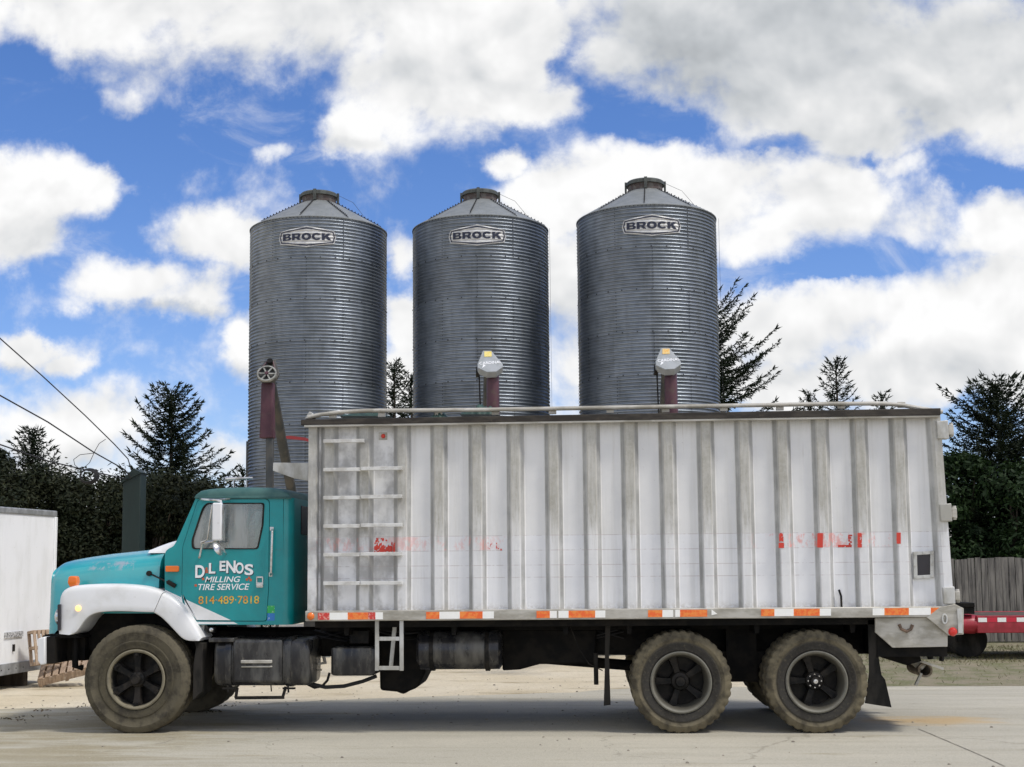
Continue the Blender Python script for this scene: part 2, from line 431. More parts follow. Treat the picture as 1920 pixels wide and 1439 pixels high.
def road_mat():
    m = bpy.data.materials.new('dusty_concrete'); m.use_nodes = True
    nt = m.node_tree; nt.nodes.clear(); q = NG(nt)
    b = q.n('ShaderNodeBsdfPrincipled'); o = q.n('ShaderNodeOutputMaterial'); nt.links.new(b.outputs[0], o.inputs[0])
    b.inputs['Roughness'].default_value = .9; b.inputs['Specular IOR Level'].default_value = .25
    co = q.n('ShaderNodeTexCoord').outputs['Object']
    x, y, z = q.sep(co)
    col = q.mix(q.mr(q.noise(q.v('MULTIPLY', co, (.25, 1, 1)), .9, 6, .6), .35, .7), (.41, .385, .315, 1), (.49, .46, .38, 1))
    # tracked dirt: olive brown drifts on the far (left) side of the slab
    drift = q.mr(q.m('ADD', q.noise(q.v('MULTIPLY', co, (.4, 1.5, 1)), 1.3, 8, .68), q.m('MULTIPLY', q.mr(x, -1.5, -5.5, 0, 1), .20)), .56, .76)
    col = q.mix(q.m('MULTIPLY', drift, .8), col, (.26, .22, .13, 1))
    # pale dry centre, gravelly freckles
    col = q.mix(q.mr(q.noise(q.v('MULTIPLY', co, (.5, 1, 1)), 5, 8, .7), .56, .8), col, (.33, .31, .26, 1))
    col = q.mix(q.mr(q.noise(co, 42, 5, .75), .52, .74), col, (.26, .24, .19, 1))
    col = q.mix(q.m('MULTIPLY', q.mr(q.noise(q.v('MULTIPLY', co, (.3, 1.2, 1)), 2.4, 9, .72), .50, .75), .6), col, (.33, .30, .23, 1))
    col = q.mix(q.m('MULTIPLY', q.mr(q.noise(q.v('MULTIPLY', co, (.2, 1, 1)), 1.2, 6, .6), .52, .7), .5), col, (.53, .49, .40, 1))
    col = q.mix(q.mr(q.noise(co, 60, 3, .6), .64, .72), col, (.58, .55, .48, 1))
    trk = q.mr(q.noise(q.v('MULTIPLY', co, (.06, 2.2, 1)), 1.6, 6, .6), .50, .70)
    col = q.mix(q.m('MULTIPLY', trk, .38), col, (.29, .265, .20, 1))
    oil = q.mr(q.noise(q.v('ADD', co, (4.2, 9.1, 0)), 1.9, 5, .55), .66, .74)
    col = q.mix(q.m('MULTIPLY', oil, .45), col, (.17, .155, .125, 1))
    vo = q.n('ShaderNodeTexVoronoi', feature='DISTANCE_TO_EDGE'); vo.inputs['Scale'].default_value = .32
    q.put(vo.inputs['Vector'], q.v('MULTIPLY_ADD', q.noise(co, 1.1, 6, .6, col=True), (.9, .9, 0), co))
    crk = q.m('MULTIPLY', q.mr(vo.outputs['Distance'], .0045, .0005), q.mr(q.noise(co, .8, 3, .5), .44, .56))
    col = q.mix(q.m('MULTIPLY', crk, .42), col, (.16, .145, .115, 1))
    grit = q.noise(co, 130, 3, .7)
    col = q.mix(q.m('MULTIPLY', q.mr(grit, .52, .68), .5), col, (.24, .22, .17, 1))
    col = q.mix(q.m('MULTIPLY', q.mr(grit, .46, .34), .45), col, (.66, .62, .52, 1))
    # spilled-grain / rust coloured stain near the tailgate
    sx, sy, _ = at(1745, 1352, 0); st = atz(1745, 1352)
    d = q.v('MULTIPLY', q.v('SUBTRACT', co, (st.x, st.y, 0)), (1 / 1.0, 1 / .55, 0))
    ln = q.m('ADD', q.v('LENGTH', d), q.m('MULTIPLY', q.m('SUBTRACT', q.noise(q.v('MULTIPLY', co, (.6, 1.4, 1)), 3.5, 7, .65), .5), 1.6))
    col = q.mix(q.mr(ln, 1.0, .2, 0, .55), col, (.52, .32, .10, 1))
    q.put(b.inputs['Base Color'], col)
    bn = q.n('ShaderNodeBump'); bn.inputs['Strength'].default_value = .35; bn.inputs['Distance'].default_value = .012
    q.put(bn.inputs['Height'], q.noise(co, 45, 8, .7)); nt.links.new(bn.outputs[0], b.inputs['Normal'])
    return m
def verge_mat():
    return mat('dry_gravel_and_turf', (.24, .21, .145), (.15, .155, .075), 2.2, lo=.4, hi=.65, rough=.95, bump=1.0, bscale=25,
               c3=(.40, .36, .29), scale3=30, lo3=.52, hi3=.72, spec=.2)
def atz(px, py, z=0.0):
    d = ray(px, py)
    return CAM + d * ((z - CAM.z) / d.z)

mb = MB(); R0 = 2500
mb.vf([(-R0, -R0, 0), (R0, -R0, 0), (R0, R0, 0), (-R0, R0, 0)], [(0, 1, 2, 3)])
tag(obj('ground', mb, ground_mat(), smooth=0), kind='structure')
# concrete lane under the truck: ragged far edge
rng = random.Random(3)
mb = MB()
far = []
def edge_y(x):
    base = 5.0 if x > 1.5 else 5.0 + (-2.6) * min(1, (1.5 - x) / 7.5)
    return base
xs = [i * .25 - 14 for i in range(0, 121)]
far = [(x, edge_y(x) + (rng.uniform(-.10, .10) if x < 2 else rng.uniform(-.02, .02)) + .12 * sin(x * 1.7) * (x < 2), .004) for x in xs]
mb.vf([(x, -16, .004) for x in xs] + far, [(i, i + 1, len(xs) + i + 1, len(xs) + i) for i in range(len(xs) - 1)])
tag(obj('road', mb, road_mat(), smooth=0), kind='structure')
# dark brown saw-cut joint running diagonally in the slab
mb = MB()
pa, pb, pc = atz(1722, 1368), atz(1835, 1416), atz(1885, 1439)
for p, q_ in ((pa, pb), (pb, pc)):
    dv = (q_ - p).normalized(); nv = Vector((-dv.y, dv.x, 0)) * .006
    mb.vf([(*(p + nv).xy, .008), (*(p - nv).xy, .008), (*(q_ - nv).xy, .008), (*(q_ + nv).xy, .008)], [(0, 1, 2, 3)])
tag(obj('road_joint', mb, mat('dark_joint', (.17, .15, .12), (.33, .30, .24), 5, rough=1), smooth=0), kind='structure')
# verge right, behind the lane
mb = MB()
mb.vf([(3.0, 5.02, .004), (40, 5.02, .004), (40, 40, .004), (3.0, 40, .004)], [(0, 1, 2, 3)])
tag(obj('verge', mb, verge_mat(), smooth=0), kind='structure')

# ================================================================== the grain truck
tb = at(700, 1371)
TR = thing('grain_truck', 'teal and white grain truck with a tall ribbed white box, parked before the silos', 'truck', (tb.x, 1.25, 0))
YF = 2.5                                    # far flank
def mir(y): return YF - y

# ---- cargo box
YP = .075
ztl, zbl = S(576, 799.2, 0)[1], S(576, 1147, 0)[1]
XL, XR = S(578, 900, 0)[0], S(1768, 900, 0)[0]
ztop = S(1100, 789, 0)[1]; zbot = S(1100, 1144, 0)[1]
print('box', XL, XR, zbot, ztop)
def panel_mat():
    m = bpy.data.materials.new('streaked_white_side'); m.use_nodes = True
    nt = m.node_tree; nt.nodes.clear(); q = NG(nt)
    b = q.n('ShaderNodeBsdfPrincipled'); o = q.n('ShaderNodeOutputMaterial'); nt.links.new(b.outputs[0], o.inputs[0])
    b.inputs['Roughness'].default_value = .55
    wc = q.n('ShaderNodeTexCoord').outputs['Object']
    x, y, z = q.sep(q.v('ADD', wc, tuple(LOC[TR.name])))
    co = q.v('ADD', wc, (3, 5, 1))
    streak = q.noise(q.v('MULTIPLY', co, (1, 1, .05)), 9, 8, .65)
    streak2 = q.noise(q.v('MULTIPLY', co, (1, 1, .10)), 34, 9, .72)
    blot = q.noise(co, 3.0, 7, .65)
    fine = q.noise(co, 30, 5, .7)
    col = q.mix(q.mr(blot, .35, .7), (.84, .84, .845, 1), (.75, .755, .77, 1))
    col = q.mix(q.m('MULTIPLY', q.mr(streak, .48, .72), .45), col, (.52, .51, .47, 1))
    low = q.mr(z, S(1100, 1003, 0)[1] + .006, S(1100, 1003, 0)[1] - .006)
    col = q.mix(q.m('MULTIPLY', q.m('SUBTRACT', 1.0, low), .40), col, (.70, .69, .66, 1))
    col = q.mix(q.m('MULTIPLY', low, .25), col, (.78, .79, .83, 1))
    # rib faces: worn bare metal and grime above the repainted band
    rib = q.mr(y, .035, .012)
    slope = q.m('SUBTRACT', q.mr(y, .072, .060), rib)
    hi = q.mr(q.m('ADD', z, q.m('MULTIPLY', q.m('SUBTRACT', streak2, .5), .9)), S(1100, 1040, 0)[1], S(1100, 930, 0)[1])
    grim = q.mr(q.m('ADD', q.m('MULTIPLY', streak2, .55), q.m('MULTIPLY', blot, .45)), .38, .62)
    col = q.mix(q.m('MULTIPLY', q.m('MULTIPLY', rib, q.m('ADD', .22, q.m('MULTIPLY', hi, .78))), q.m('ADD', .62, q.m('MULTIPLY', q.m('MULTIPLY', grim, q.mr(fine, .35, .6, .5, 1.0)), .40))), col, (.375, .362, .315, 1))
    col = q.mix(q.m('MULTIPLY', slope, q.m('ADD', .55, q.m('MULTIPLY', grim, .30))), col, (.20, .20, .185, 1))  # rib slopes: shading painted in as a dark tone, broken up by grime
    # climbed-on area round the ladder and the foot of the wall
    lad = q.m('MULTIPLY', q.mr(x, S(770, 900, 0)[0], S(735, 900, 0)[0]), q.mr(q.m('ADD', q.m('MULTIPLY', q.noise(q.v('MULTIPLY', co, (1, 1, .7)), 4.5, 5, .55), .85), q.m('MULTIPLY', fine, .15)), .40, .66))
    col = q.mix(q.m('MULTIPLY', lad, .78), col, (.30, .295, .285, 1))
    foot = q.m('MULTIPLY', q.mr(z, zbot + .10, zbot), q.mr(fine, .35, .6))
    col = q.mix(q.m('MULTIPLY', foot, .5), col, (.40, .37, .32, 1))
    head = q.m('MULTIPLY', q.mr(q.m('ADD', z, q.m('MULTIPLY', streak2, .35)), ztop + .0, ztop + .30), .55)
    col = q.mix(head, col, (.42, .40, .35, 1))
    # remains of a red band, and the pale outlines of older lettering
    z1, z0 = S(1100, 1003, 0)[1], S(1100, 1031, 0)[1]
    inb = q.m('MULTIPLY', q.mr(z, z0, z0 + .012), q.mr(z, z1, z1 - .012))
    pn = q.noise(q.v('MULTIPLY', co, (1, 1, .6)), 14, 6, .72)
    big = q.noise(q.v('ADD', co, (1.3, 0, 0)), 1.6, 2, .5)
    reg = q.m('MAXIMUM', q.m('MULTIPLY', q.mr(x, S(1400, 1200, 0)[0], S(1460, 1200, 0)[0]), q.mr(x, S(1705, 1200, 0)[0], S(1690, 1200, 0)[0])), q.m('MULTIPLY', q.mr(x, S(960, 1200, 0)[0], S(940, 1200, 0)[0]), .55))
    faint = q.m('MULTIPLY', q.m('MULTIPLY', inb, reg), q.mr(q.m('ADD', pn, q.m('MULTIPLY', q.m('SUBTRACT', big, .5), .5)), .50, .66))
    col = q.mix(q.m('MULTIPLY', faint, .62), col, (.80, .22, .18, 1))
    for yy in (1003, 1031, 1059, 1082):
        zz = S(1100, yy, 0)[1]
        line = q.m('MULTIPLY', q.m('LESS_THAN', q.m('ABSOLUTE', q.m('SUBTRACT', z, zz)), .004), q.mr(streak, .40, .55))
        col = q.mix(q.m('MULTIPLY', line, .45), col, (.40, .33, .33, 1))
    runs = q.m('MULTIPLY', q.mr(q.noise(q.v('MULTIPLY', co, (1, 1, .03)), 17, 6, .7), .60, .70), q.mr(q.m('ADD', z, q.m('MULTIPLY', blot, .9)), ztop - .35, ztop + .35))
    col = q.mix(q.m('MULTIPLY', runs, .55), col, (.33, .27, .20, 1))
    flake = q.mr(q.noise(co, 22, 4, .75), .70, .74)
    col = q.mix(q.m('MULTIPLY', flake, .6), col, (.22, .13, .11, 1))
    q.put(b.inputs['Base Color'], col)
    bn = q.n('ShaderNodeBump'); bn.inputs['Strength'].default_value = .4; bn.inputs['Distance'].default_value = .02
    q.put(bn.inputs['Height'], q.noise(q.v('MULTIPLY', co, (1, 1, .5)), 4, 4, .5)); nt.links.new(bn.outputs[0], b.inputs['Normal'])
    return m
M['panel'] = panel_mat()
ribpx = [595, 665, 735.4] + [804 + (1448 - 804) / 9 * k for k in range(10)] + [1521, 1594, 1667]
ribx = [S(p, 800, 0)[0] for p in ribpx]
SL, HT = .058, .082                          # slope width, hat width
prof = [(XL, 0.0), (XL + .085, 0.0), (XL + .10, YP)]
for i, x in enumerate(ribx):
    if i == 0: x = XL + .115
    prof += [(x, YP), (x + SL, .012), (x + SL + HT, .012), (x + 2 * SL + HT, YP)]
xe = S(1737, 800, 0)[0]
prof += [(xe, YP), (xe + .07, .0), (XR, .0)]
def side(flip):
    mb = MB()
    pr = [(x, mir(y) if flip else y) for x, y in prof]
    inn = [(x, mir(.092) if flip else .092) for x, y in prof]
    rings = []
    for z in (zbot, zbot + (ztop - zbot) * .33, zbot + (ztop - zbot) * .66, ztop):
        k = (ztop - z) / (ztop - zbot)
        rk = lambda x: x + .06 * k * max(0, (x - XR + .35) / .35)     # rear post leans back toward the foot
        rings.append([(rk(x), y, z) for x, y in pr] + [(rk(x), y, z) for x, y in reversed(inn)])
    mb.loft(rings)
    return mb
obj('side_panel', side(False), M['panel'], TR, smooth=25)
obj('side_panel', side(True), M['panel'], TR, smooth=25)
mb = MB(); mb.box(XL + .005, XL + .05, .10, mir(.10), zbot, ztop); obj('front_panel', mb, M['aluminium'], TR)
mb = MB(); mb.plate([(XR - .05, ztop - .02), (XR + .005, ztop - .02), (XR + .065, zbot), (XR - .0, zbot)], .10, mir(.10)); obj('tailgate', mb, M['aluminium'], TR)
mb = MB(); mb.box(XL + .06, XR - .06, .10, mir(.10), zbot - .02, zbot + .03); obj('box_floor', mb, M['black'], TR)
# top rail: dirty dark angle with pale lower lip
def beam(name, p0, p1, py0, py1, Y0, Y1, m, bev=.006, parent=TR):
    """straight beam between two pixel columns; py0/py1 = (top,bottom) pixel rows at its two ends"""
    a, b, c, d = S(p0, py0[0], Y0), S(p1, py1[0], Y0), S(p1, py1[1], Y0), S(p0, py0[1], Y0)
    mb = MB(); mb.plate([a, b, c, d], Y0, Y1)
    return obj(name, mb, m, parent, bevel=bev)
tr_ = beam('top_rail', 564, 1764, (787, 797.5), (765.5, 779), -.05, .11, M['darkrail'])
beam('rail_lip', 570, 1762, (797.5, 801), (779, 782.5), -.045, .02, M['rail'], .002, tr_)
mb = MB(); mb.box(XL - .06, XR, mir(.11), mir(-.05), ztop, ztop + .085); obj('top_rail', mb, M['darkrail'], TR, bevel=.006)
mb = MB(); mb.box(XL - .06, XL + .05, .12, mir(.12), ztop + .004, ztop + .08); obj('end_cap_rail', mb, M['darkrail'], TR, bevel=.006)
mb = MB(); mb.box(XR - .05, XR + .03, .12, mir(.12), ztop - .01, ztop + .08); obj('end_cap_rail', mb, M['darkrail'], TR, bevel=.006)
# bottom rail
br_ = beam('bottom_rail', 572, 1789, (1146, 1165.5), (1137.5, 1157.5), -.03, .12, M['rail'], .008)
mb = MB(); mb.box(XL, XR + .08, mir(.12), mir(-.03), zbot - .11, zbot); obj('bottom_rail', mb, M['rail'], TR, bevel=.008)
# black board of the floor frame, set in from the bottom rail
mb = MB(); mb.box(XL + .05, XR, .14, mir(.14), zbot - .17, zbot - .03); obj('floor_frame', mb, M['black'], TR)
# reflective tape
def rail_y(x): return 1156.0 - (x - 600) * (9.0 / 1100)
TAPES = [(596, 618, 'r2'), (618, 652, 'w'), (652, 690, 'r'), (690, 704, 'r2'), (704, 718, 'w'),
         (799, 824, 'r'), (824, 862, 'w'), (862, 905, 'r'), (905, 926, 'w'),
         (1006, 1031, 'r'), (1031, 1044, 'w'), (1047, 1066, 'w'), (1066, 1116, 'r'), (1116, 1135, 'w'),
         (1215, 1242, 'r'), (1242, 1262, 'w'), (1266, 1275, 'w'), (1275, 1326, 'r'),
         (1427, 1452, 'r'), (1452, 1488, 'w'), (1488, 1537, 'r'), (1537, 1558, 'w'),
         (1636, 1658, 'w'), (1658, 1704, 'r'), (1704, 1745, 'w'), (1745, 1768, 'r')]
for x0, x1, k in TAPES:
    mb = MB(); yc0, yc1 = rail_y(x0), rail_y(x1)
    mb.plate(SP([(x0, yc0 - 6.6), (x1, yc1 - 6.6), (x1, yc1 + 6.6), (x0, yc0 + 6.6)], -.03), -.034, -.0302)
    obj('reflective_tape', mb, {'r': M['tapered'], 'w': M['tapewhite'], 'r2': M['tapered2']}[k], TR, smooth=0)
mb = MB(); mb.plate(SP([(1334, 1143), (1345, 1151.5), (1334, 1154)], -.03), -.034, -.0302); obj('reflective_tape', mb, M['tapewhite'], TR, smooth=0)
# round marker lamps
def disc(name, px, py, rpx, Y, m, depth=.02, parent=TR, dome=True):
    c = at(px, py, Y); r = (at(px + rpx, py, Y) - c).x
    mb = MB()
    pr = [(0.0005, -depth), (r * .6, -depth * .9), (r * .9, -depth * .5), (r, 0), (r, .01)] if dome else [(.0005, -depth), (r, -depth), (r, .01)]
    mb.lathe(pr, c, 'Y', 20)
    return obj(name, mb, m, parent)
disc('marker_lamp', 582.5, 1156, 7, -.03, M['amber'])
# corner and hinge hardware at the rear
mb = MB(); mb.plate(SP([(1762, 1139), (1790, 1133), (1807, 1141), (1807, 1190), (1779, 1192), (1738, 1158)], -.036), -.036, .05)
rc = obj('rear_corner_plate', mb, M['rail'], TR, bevel=.004)
mb = MB(); mb.box(S(1797, 1200, -.05)[0], S(1806, 1200, -.05)[0], -.052, -.036, S(1800, 1188, -.05)[1], S(1800, 1142, -.05)[1]); obj('hinge_bar', mb, M['aluminium'], rc, bevel=.003)
disc('tail_lamp', 1786.5, 1185, 8.5, -.036, M['redlens'], .03)
c = at(1771, 1161, -.04)
mb = MB(); mb.tube([c + Vector((cos(a) * .022, -.006, sin(a) * .045)) for a in [i * 2 * pi / 18 for i in range(19)]], .009, 6); obj('tie_ring', mb, M['aluminium'], TR)
for (a, b_, c_, d_) in ((1756, 788, 1778, 823), (1762, 944, 1784, 978), (1768, 1100, 1790, 1133)):
    mb = MB(); mb.plate(SP([(a, b_ + 2), (c_, b_), (c_ + 2, d_), (a + 2, d_)], -.03), -.03, .09)
    hb = obj('hinge_block', mb, M['aluminium'], TR, bevel=.008)
    mb = MB(); mb.plate(SP([(c_ + 1, b_ + 8), (c_ + 10, b_ + 9), (c_ + 11, d_ - 6), (c_ + 1, d_ - 8)], .0), .0, .07)
    mb.tube([at(c_ + 5, b_ + 5, .03), at(c_ + 6, d_ - 3, .03)], .02, 8)
    obj('hinge_knuckle', mb, M['rail'], hb, bevel=.004)
# small inspection window
mb = MB(); ou = SP([(1712, 1035), (1751, 1033), (1751, 1084), (1713, 1086)], YP - .02); inn = SP([(1719, 1041), (1744, 1039.5), (1744, 1078), (1720, 1079.5)], YP - .02)
mb.plate(ou, YP - .03, YP, [inn]); wmb = mb
mb = wmb
for bx, by in ((1715, 1060), (1748, 1058), (1732, 1036.5), (1733, 1082), (1715, 1039), (1748, 1037), (1716, 1082), (1748, 1081)):
    p = at(bx, by, YP - .03); mb.box(p.x - .012, p.x + .012, YP - .038, YP - .03, p.z - .012, p.z + .012)
wf = obj('sight_window', mb, M['aluminium'], TR, bevel=.002)
mb = MB(); mb.plate(inn, YP - .012, YP - .004); obj('pane', mb, M['glassdark'], wf, smooth=0)
# ladder rungs
for row, (ya, yb) in enumerate(((827, None), (880.6, 878.5), (933.4, 931.5), (986.7, 985), (1040.4, 1039), (1094, 1093.5))):
    for k, (xa, xb, yy) in enumerate(((606, 683, ya), (676, 754, yb))):
        if yy is None: continue
        Y = -.055 - .004 * k
        mb = MB(); (ax, az), (bx, bz) = S(xa, yy + 3.8, Y), S(xb, yy - 3.8, Y)
        if k == 0: bx = min(bx, S(674, yy, Y)[0]) if row else bx
        mb.box(ax, bx, Y, Y + .012, az, bz); mb.box(ax, bx, Y + .012, Y + .067, az, az + .008); mb.box(ax + .01, ax + .03, Y + .012, -Y + .02, az + .008, bz - .004); mb.box(bx - .03, bx - .01, Y + .012, -Y + .02, az + .008, bz - .004)
        obj('ladder_rung', mb, M['rung'], TR, bevel=.003)
mb = MB(); mb.plate(SP([(710, 811.5), (726, 811), (726, 825), (710, 825.5)], YP - .006), YP - .008, YP); lp = obj('clearance_lamp', mb, M['rail'], TR)
disc('lens', 718.5, 818, 4.2, YP - .008, M['redsmear'], .02, lp)
# red marks left on the wall
rng = random.Random(11)
def smear(x0, y0, x1, y1, n, Y, size=(2, 6), keep=lambda u, v: 1):
    mb = MB(); zt = 0
    for i in range(n):
        u, v = rng.random(), rng.random()
        if rng.random() > keep(u, v): continue
        x, y = x0 + u * (x1 - x0), y0 + v * (y1 - y0); w, h = rng.uniform(*size) * .5, rng.uniform(*size) * .62
        yy = Y - .0008 - .000012 * i
        pts = [(max(x0, min(x1, x + w * cos(a) * rng.uniform(.5, 1.2))), max(y0, min(y1, y + h * sin(a) * rng.uniform(.5, 1.2)))) for a in [k * pi / 3 + .2 for k in range(6)]]
        mb.vf([(q[0], yy, q[1]) for q in SP(pts, yy)], [(0, 1, 2, 3, 4, 5)])
    return obj('red_mark', mb, M['redsmear'], TR, smooth=0, recalc=False)
smear(684, 1009, 736, 1036, 230, YP - .001, (2, 7), lambda u, v: .10 + .9 * (v > .55) * (u > .30) + .45 * (u > .25) * (u < .7))
smear(737, 1018, 742, 1036, 40, .05, (2, 5))
smear(913, 1018, 924, 1033, 8, YP - .001, (1.2, 3)); smear(930, 1018, 943, 1033, 13, YP - .001, (1.5, 4), lambda u, v: .3 + .7 * (v > .5))
def ribface(k): return ribx[k]
for k, (lo, hi_, n, a) in {13: (1022, 1029, 0, 0)}.items(): pass
for (x0, y0, x1, y1, n) in ((1460, 1018, 1470, 1028, 60), (1461, 1000, 1469, 1016, 20)):
    smear(x0, y0, x1, y1, n, .008, (3, 7))
smear(1532.5, 1000, 1543, 1027, 170, .008, (4, 9)); smear(1551, 1001, 1557, 1027, 26, .05, (2, 5))
smear(1571, 1022, 1597, 1026.5, 40, YP - .001, (2, 6)); smear(1590, 1003, 1598, 1026, 18, YP - .001, (2, 5))
smear(1608, 1000, 1616, 1027, 60, .008, (3, 6)); smear(1681, 999, 1689, 1020, 90, .008, (3, 7))
# small hook lever low on the wall
mb = MB(); mb.tube([at(1573, 1106, YP - .03), at(1577, 1118, YP - .03), at(1578, 1139, YP - .03)], .011, 6); obj('lever', mb, M['iron'], TR)
# tarp roll tube, brackets and bunched tarp along the top
mb = MB()
pts = [(578, 783), (600, 778), (640, 773), (690, 770.5), (900, 769), (1100, 765.5), (1400, 760.5), (1560, 757.5), (1655, 757), (1690, 760), (1735, 767.5), (1767, 773)]
mb.tube([at(x, y, .02) for x, y in pts], .022, 10); obj('tarp_tube', mb, M['rail'], TR)
for x, yy in ((624, 783), (716, 781), (822, 780), (929, 777), (1036, 775), (1144, 773), (1248, 772), (1357, 770), (1462, 768), (1577, 765), (1690, 763)):
    mb = MB(); p0, p1 = at(x - 7, yy + 2, .045), at(x + 7, yy - 9, .045)
    mb.box(p0.x, p1.x, .03, .06, p0.z, p1.z); obj('tube_bracket', mb, M['rail'], TR, bevel=.003)
mb = MB(); mb.plate(SP([(572, 786), (581, 772), (586, 775), (592, 784)], .10), .08, .14); obj('tube_end_plate', mb, M['aluminium'], TR, bevel=.004)
rng = random.Random(5)
def cloth(x0, x1, ytop, ybase, Y0, Y1, seed):
    r = random.Random(seed); mb = MB(); rings = []
    n = 22
    for i in range(n + 1):
        t = i / n; px = x0 + (x1 - x0) * t
        top = ybase + (ytop - ybase) * (sin(pi * t) ** .6) * r.uniform(.55, 1.0)
        zt = at(px, top, (Y0 + Y1) / 2).z; zb = at(px, ybase, (Y0 + Y1) / 2).z; X = at(px, top, Y0).x
        rings.append([(X, Y0, zb), (X, Y0 + (Y1 - Y0) * .15, zb + (zt - zb) * r.uniform(.5, 1)), (X, (Y0 + Y1) / 2, zt), (X, Y1 - .03, zb + (zt - zb) * r.uniform(.4, .9)), (X, Y1, zb)])
    mb.loft(rings)
    return mb
tp = obj('tarp', cloth(635, 732, 771, 784, .10, .45, 1), M['tarp'], TR, smooth=60)
obj('tarp_fold', cloth(806, 838, 770, 786, .0, .3, 2), M['tarp'], tp, smooth=60); obj('tarp_fold', cloth(862, 936, 757, 781, .12, .5, 3), M['tarp'], tp, smooth=60)
# front bracket of the box and red crank arm
mb = MB(); mb.plate(SP([(512, 868), (578, 868), (578, 902), (553, 898), (511.5, 883)], .30), .30, .34); obj('front_gusset', mb, M['aluminium'], TR, bevel=.004)
mb = MB(); mb.plate(SP([(512, 868), (578, 868), (578, 902), (553, 898), (511.5, 883)], .30), 2.16, 2.2); obj('front_gusset', mb, M['aluminium'], TR, bevel=.004)

# ---- rear skirt, mud flaps, tail pipe
mb = MB(); mb.plate(SP([(1641, 1159), (1738, 1158), (1777, 1192), (1777, 1213), (1674, 1215), (1641, 1186)], .02), .02, .05)
sk = obj('rear_skirt', mb, M['rail'], TR, bevel=.005)
mb = MB(); mb.tube([at(x, y, .01) for x, y in ((1686, 1171), (1690, 1180), (1700, 1184.5), (1708, 1180), (1711, 1172))], .016, 7); obj('tow_chain', mb, mat('rusty_chain', (.10, .07, .05), (.2, .13, .09), 30, rough=.8), sk)
mb = MB(); mb.box(S(1645, 1200, .1)[0], S(1776, 1200, .1)[0], .12, mir(.12), S(1700, 1232, .1)[1], S(1700, 1165, .1)[1]); obj('rear_crossmember', mb, M['black'], TR)
mb = MB(); mb.plate(SP([(1776, 1190), (1790, 1188), (1792, 1204), (1782, 1212), (1776, 1206)], .2), .2, .26); obj('rear_hook', mb, M['black'], TR)
mb = MB(); mb.plate(SP([(1627, 1162), (1641, 1162), (1648, 1235), (1653, 1266), (1660, 1275), (1672, 1327), (1622, 1319), (1630, 1260)], .14), .14, .16)
obj('mud_flap', mb, M['rubber'], TR, bevel=.004)
mb = MB(); mb.plate(SP([(1627, 1162), (1641, 1162), (1648, 1235), (1653, 1266), (1660, 1275), (1672, 1327), (1622, 1319), (1630, 1260)], .14), 2.3, 2.32); obj('mud_flap', mb, M['rubber'], TR, bevel=.004)
ye = .55
mb = MB(); a = at(1735, 1257, ye)
mb.lathe([(.075, 0), (.075, .5), (.055, .5), (.055, .004), (.075, 0)], a, 'Y', 20); obj('tail_pipe', mb, mat('rusty_pipe', (.17, .13, .09), (.30, .26, .20), 14, rough=.8), TR)
mb = MB(); mb.obox(at(1738, 1244, ye - .02), (1, 0, -.35), (0, 1, 0), (.35, 0, 1), .17, .04, .012); mb.obox(at(1722, 1274, ye), (.5, 0, 1), (0, 1, 0), (1, 0, -.5), .07, .02, .012)
mb.tube([at(1700, 1232, ye + .2), at(1716, 1240, ye + .1), at(1730, 1252, ye + .1)], .05, 10); obj('pipe_bracket', mb, M['rail'], TR)
mb = MB(); mb.plate(SP([(1642, 1190), (1672, 1216), (1720, 1218), (1728, 1240), (1700, 1248), (1655, 1234)], .4), .4, 2.1); obj('rear_axle_frame', mb, M['black'], TR)
mb = MB(); mb.tube([at(1740, 1216, .3), at(1745, 1236, .3)], .03, 8); mb.tube([at(1768, 1214, .4), at(1765, 1240, .4)], .025, 8); mb.box(S(1720, 1200, .3)[0], S(1775, 1200, .3)[0], .3, .36, S(1740, 1226, .3)[1], S(1740, 1216, .3)[1]); obj('hitch', mb, M['black'], TR)

# ---- wheels
def tyre_mat(name, inner, outer, split, soft=.035):
    m = bpy.data.materials.new(name); m.use_nodes = True
    nt = m.node_tree; nt.nodes.clear(); q = NG(nt)
    b = q.n('ShaderNodeBsdfPrincipled'); o = q.n('ShaderNodeOutputMaterial'); nt.links.new(b.outputs[0], o.inputs[0])
    b.inputs['Roughness'].default_value = .95; b.inputs['Specular IOR Level'].default_value = .1
    co = q.n('ShaderNodeTexCoord').outputs['Object']
    x, y, z = q.sep(co)
    r = q.v('LENGTH', q.xyz(x, 0.0, z))
    n1 = q.noise(co, 5, 6, .65); n2 = q.noise(co, 34, 5, .7)
    r = q.m('ADD', r, q.m('MULTIPLY', q.m('SUBTRACT', n1, .5), .06))
    col = q.mix(q.mr(r, split - soft, split + soft), (*inner, 1), (*outer, 1))
    col = q.mix(q.m('MULTIPLY', q.mr(n1, .42, .64), .72), col, (.034, .031, .027, 1))
    col = q.mix(q.m('MULTIPLY', q.mr(n2, .5, .75), .5), col, (.15, .135, .095, 1))
    q.put(b.inputs['Base Color'], col)
    bn = q.n('ShaderNodeBump'); bn.inputs['Strength'].default_value = .4; bn.inputs['Distance'].default_value = .01
    q.put(bn.inputs['Height'], n2); nt.links.new(bn.outputs[0], b.inputs['Normal'])
    return m
M['tyre_front'] = tyre_mat('dusty_front_tyre', (.085, .075, .052), (.125, .110, .078), .42)
M['tyre_rear'] = tyre_mat('two_tone_rear_tyre', (.050, .047, .042), (.165, .142, .095), .405, .018)

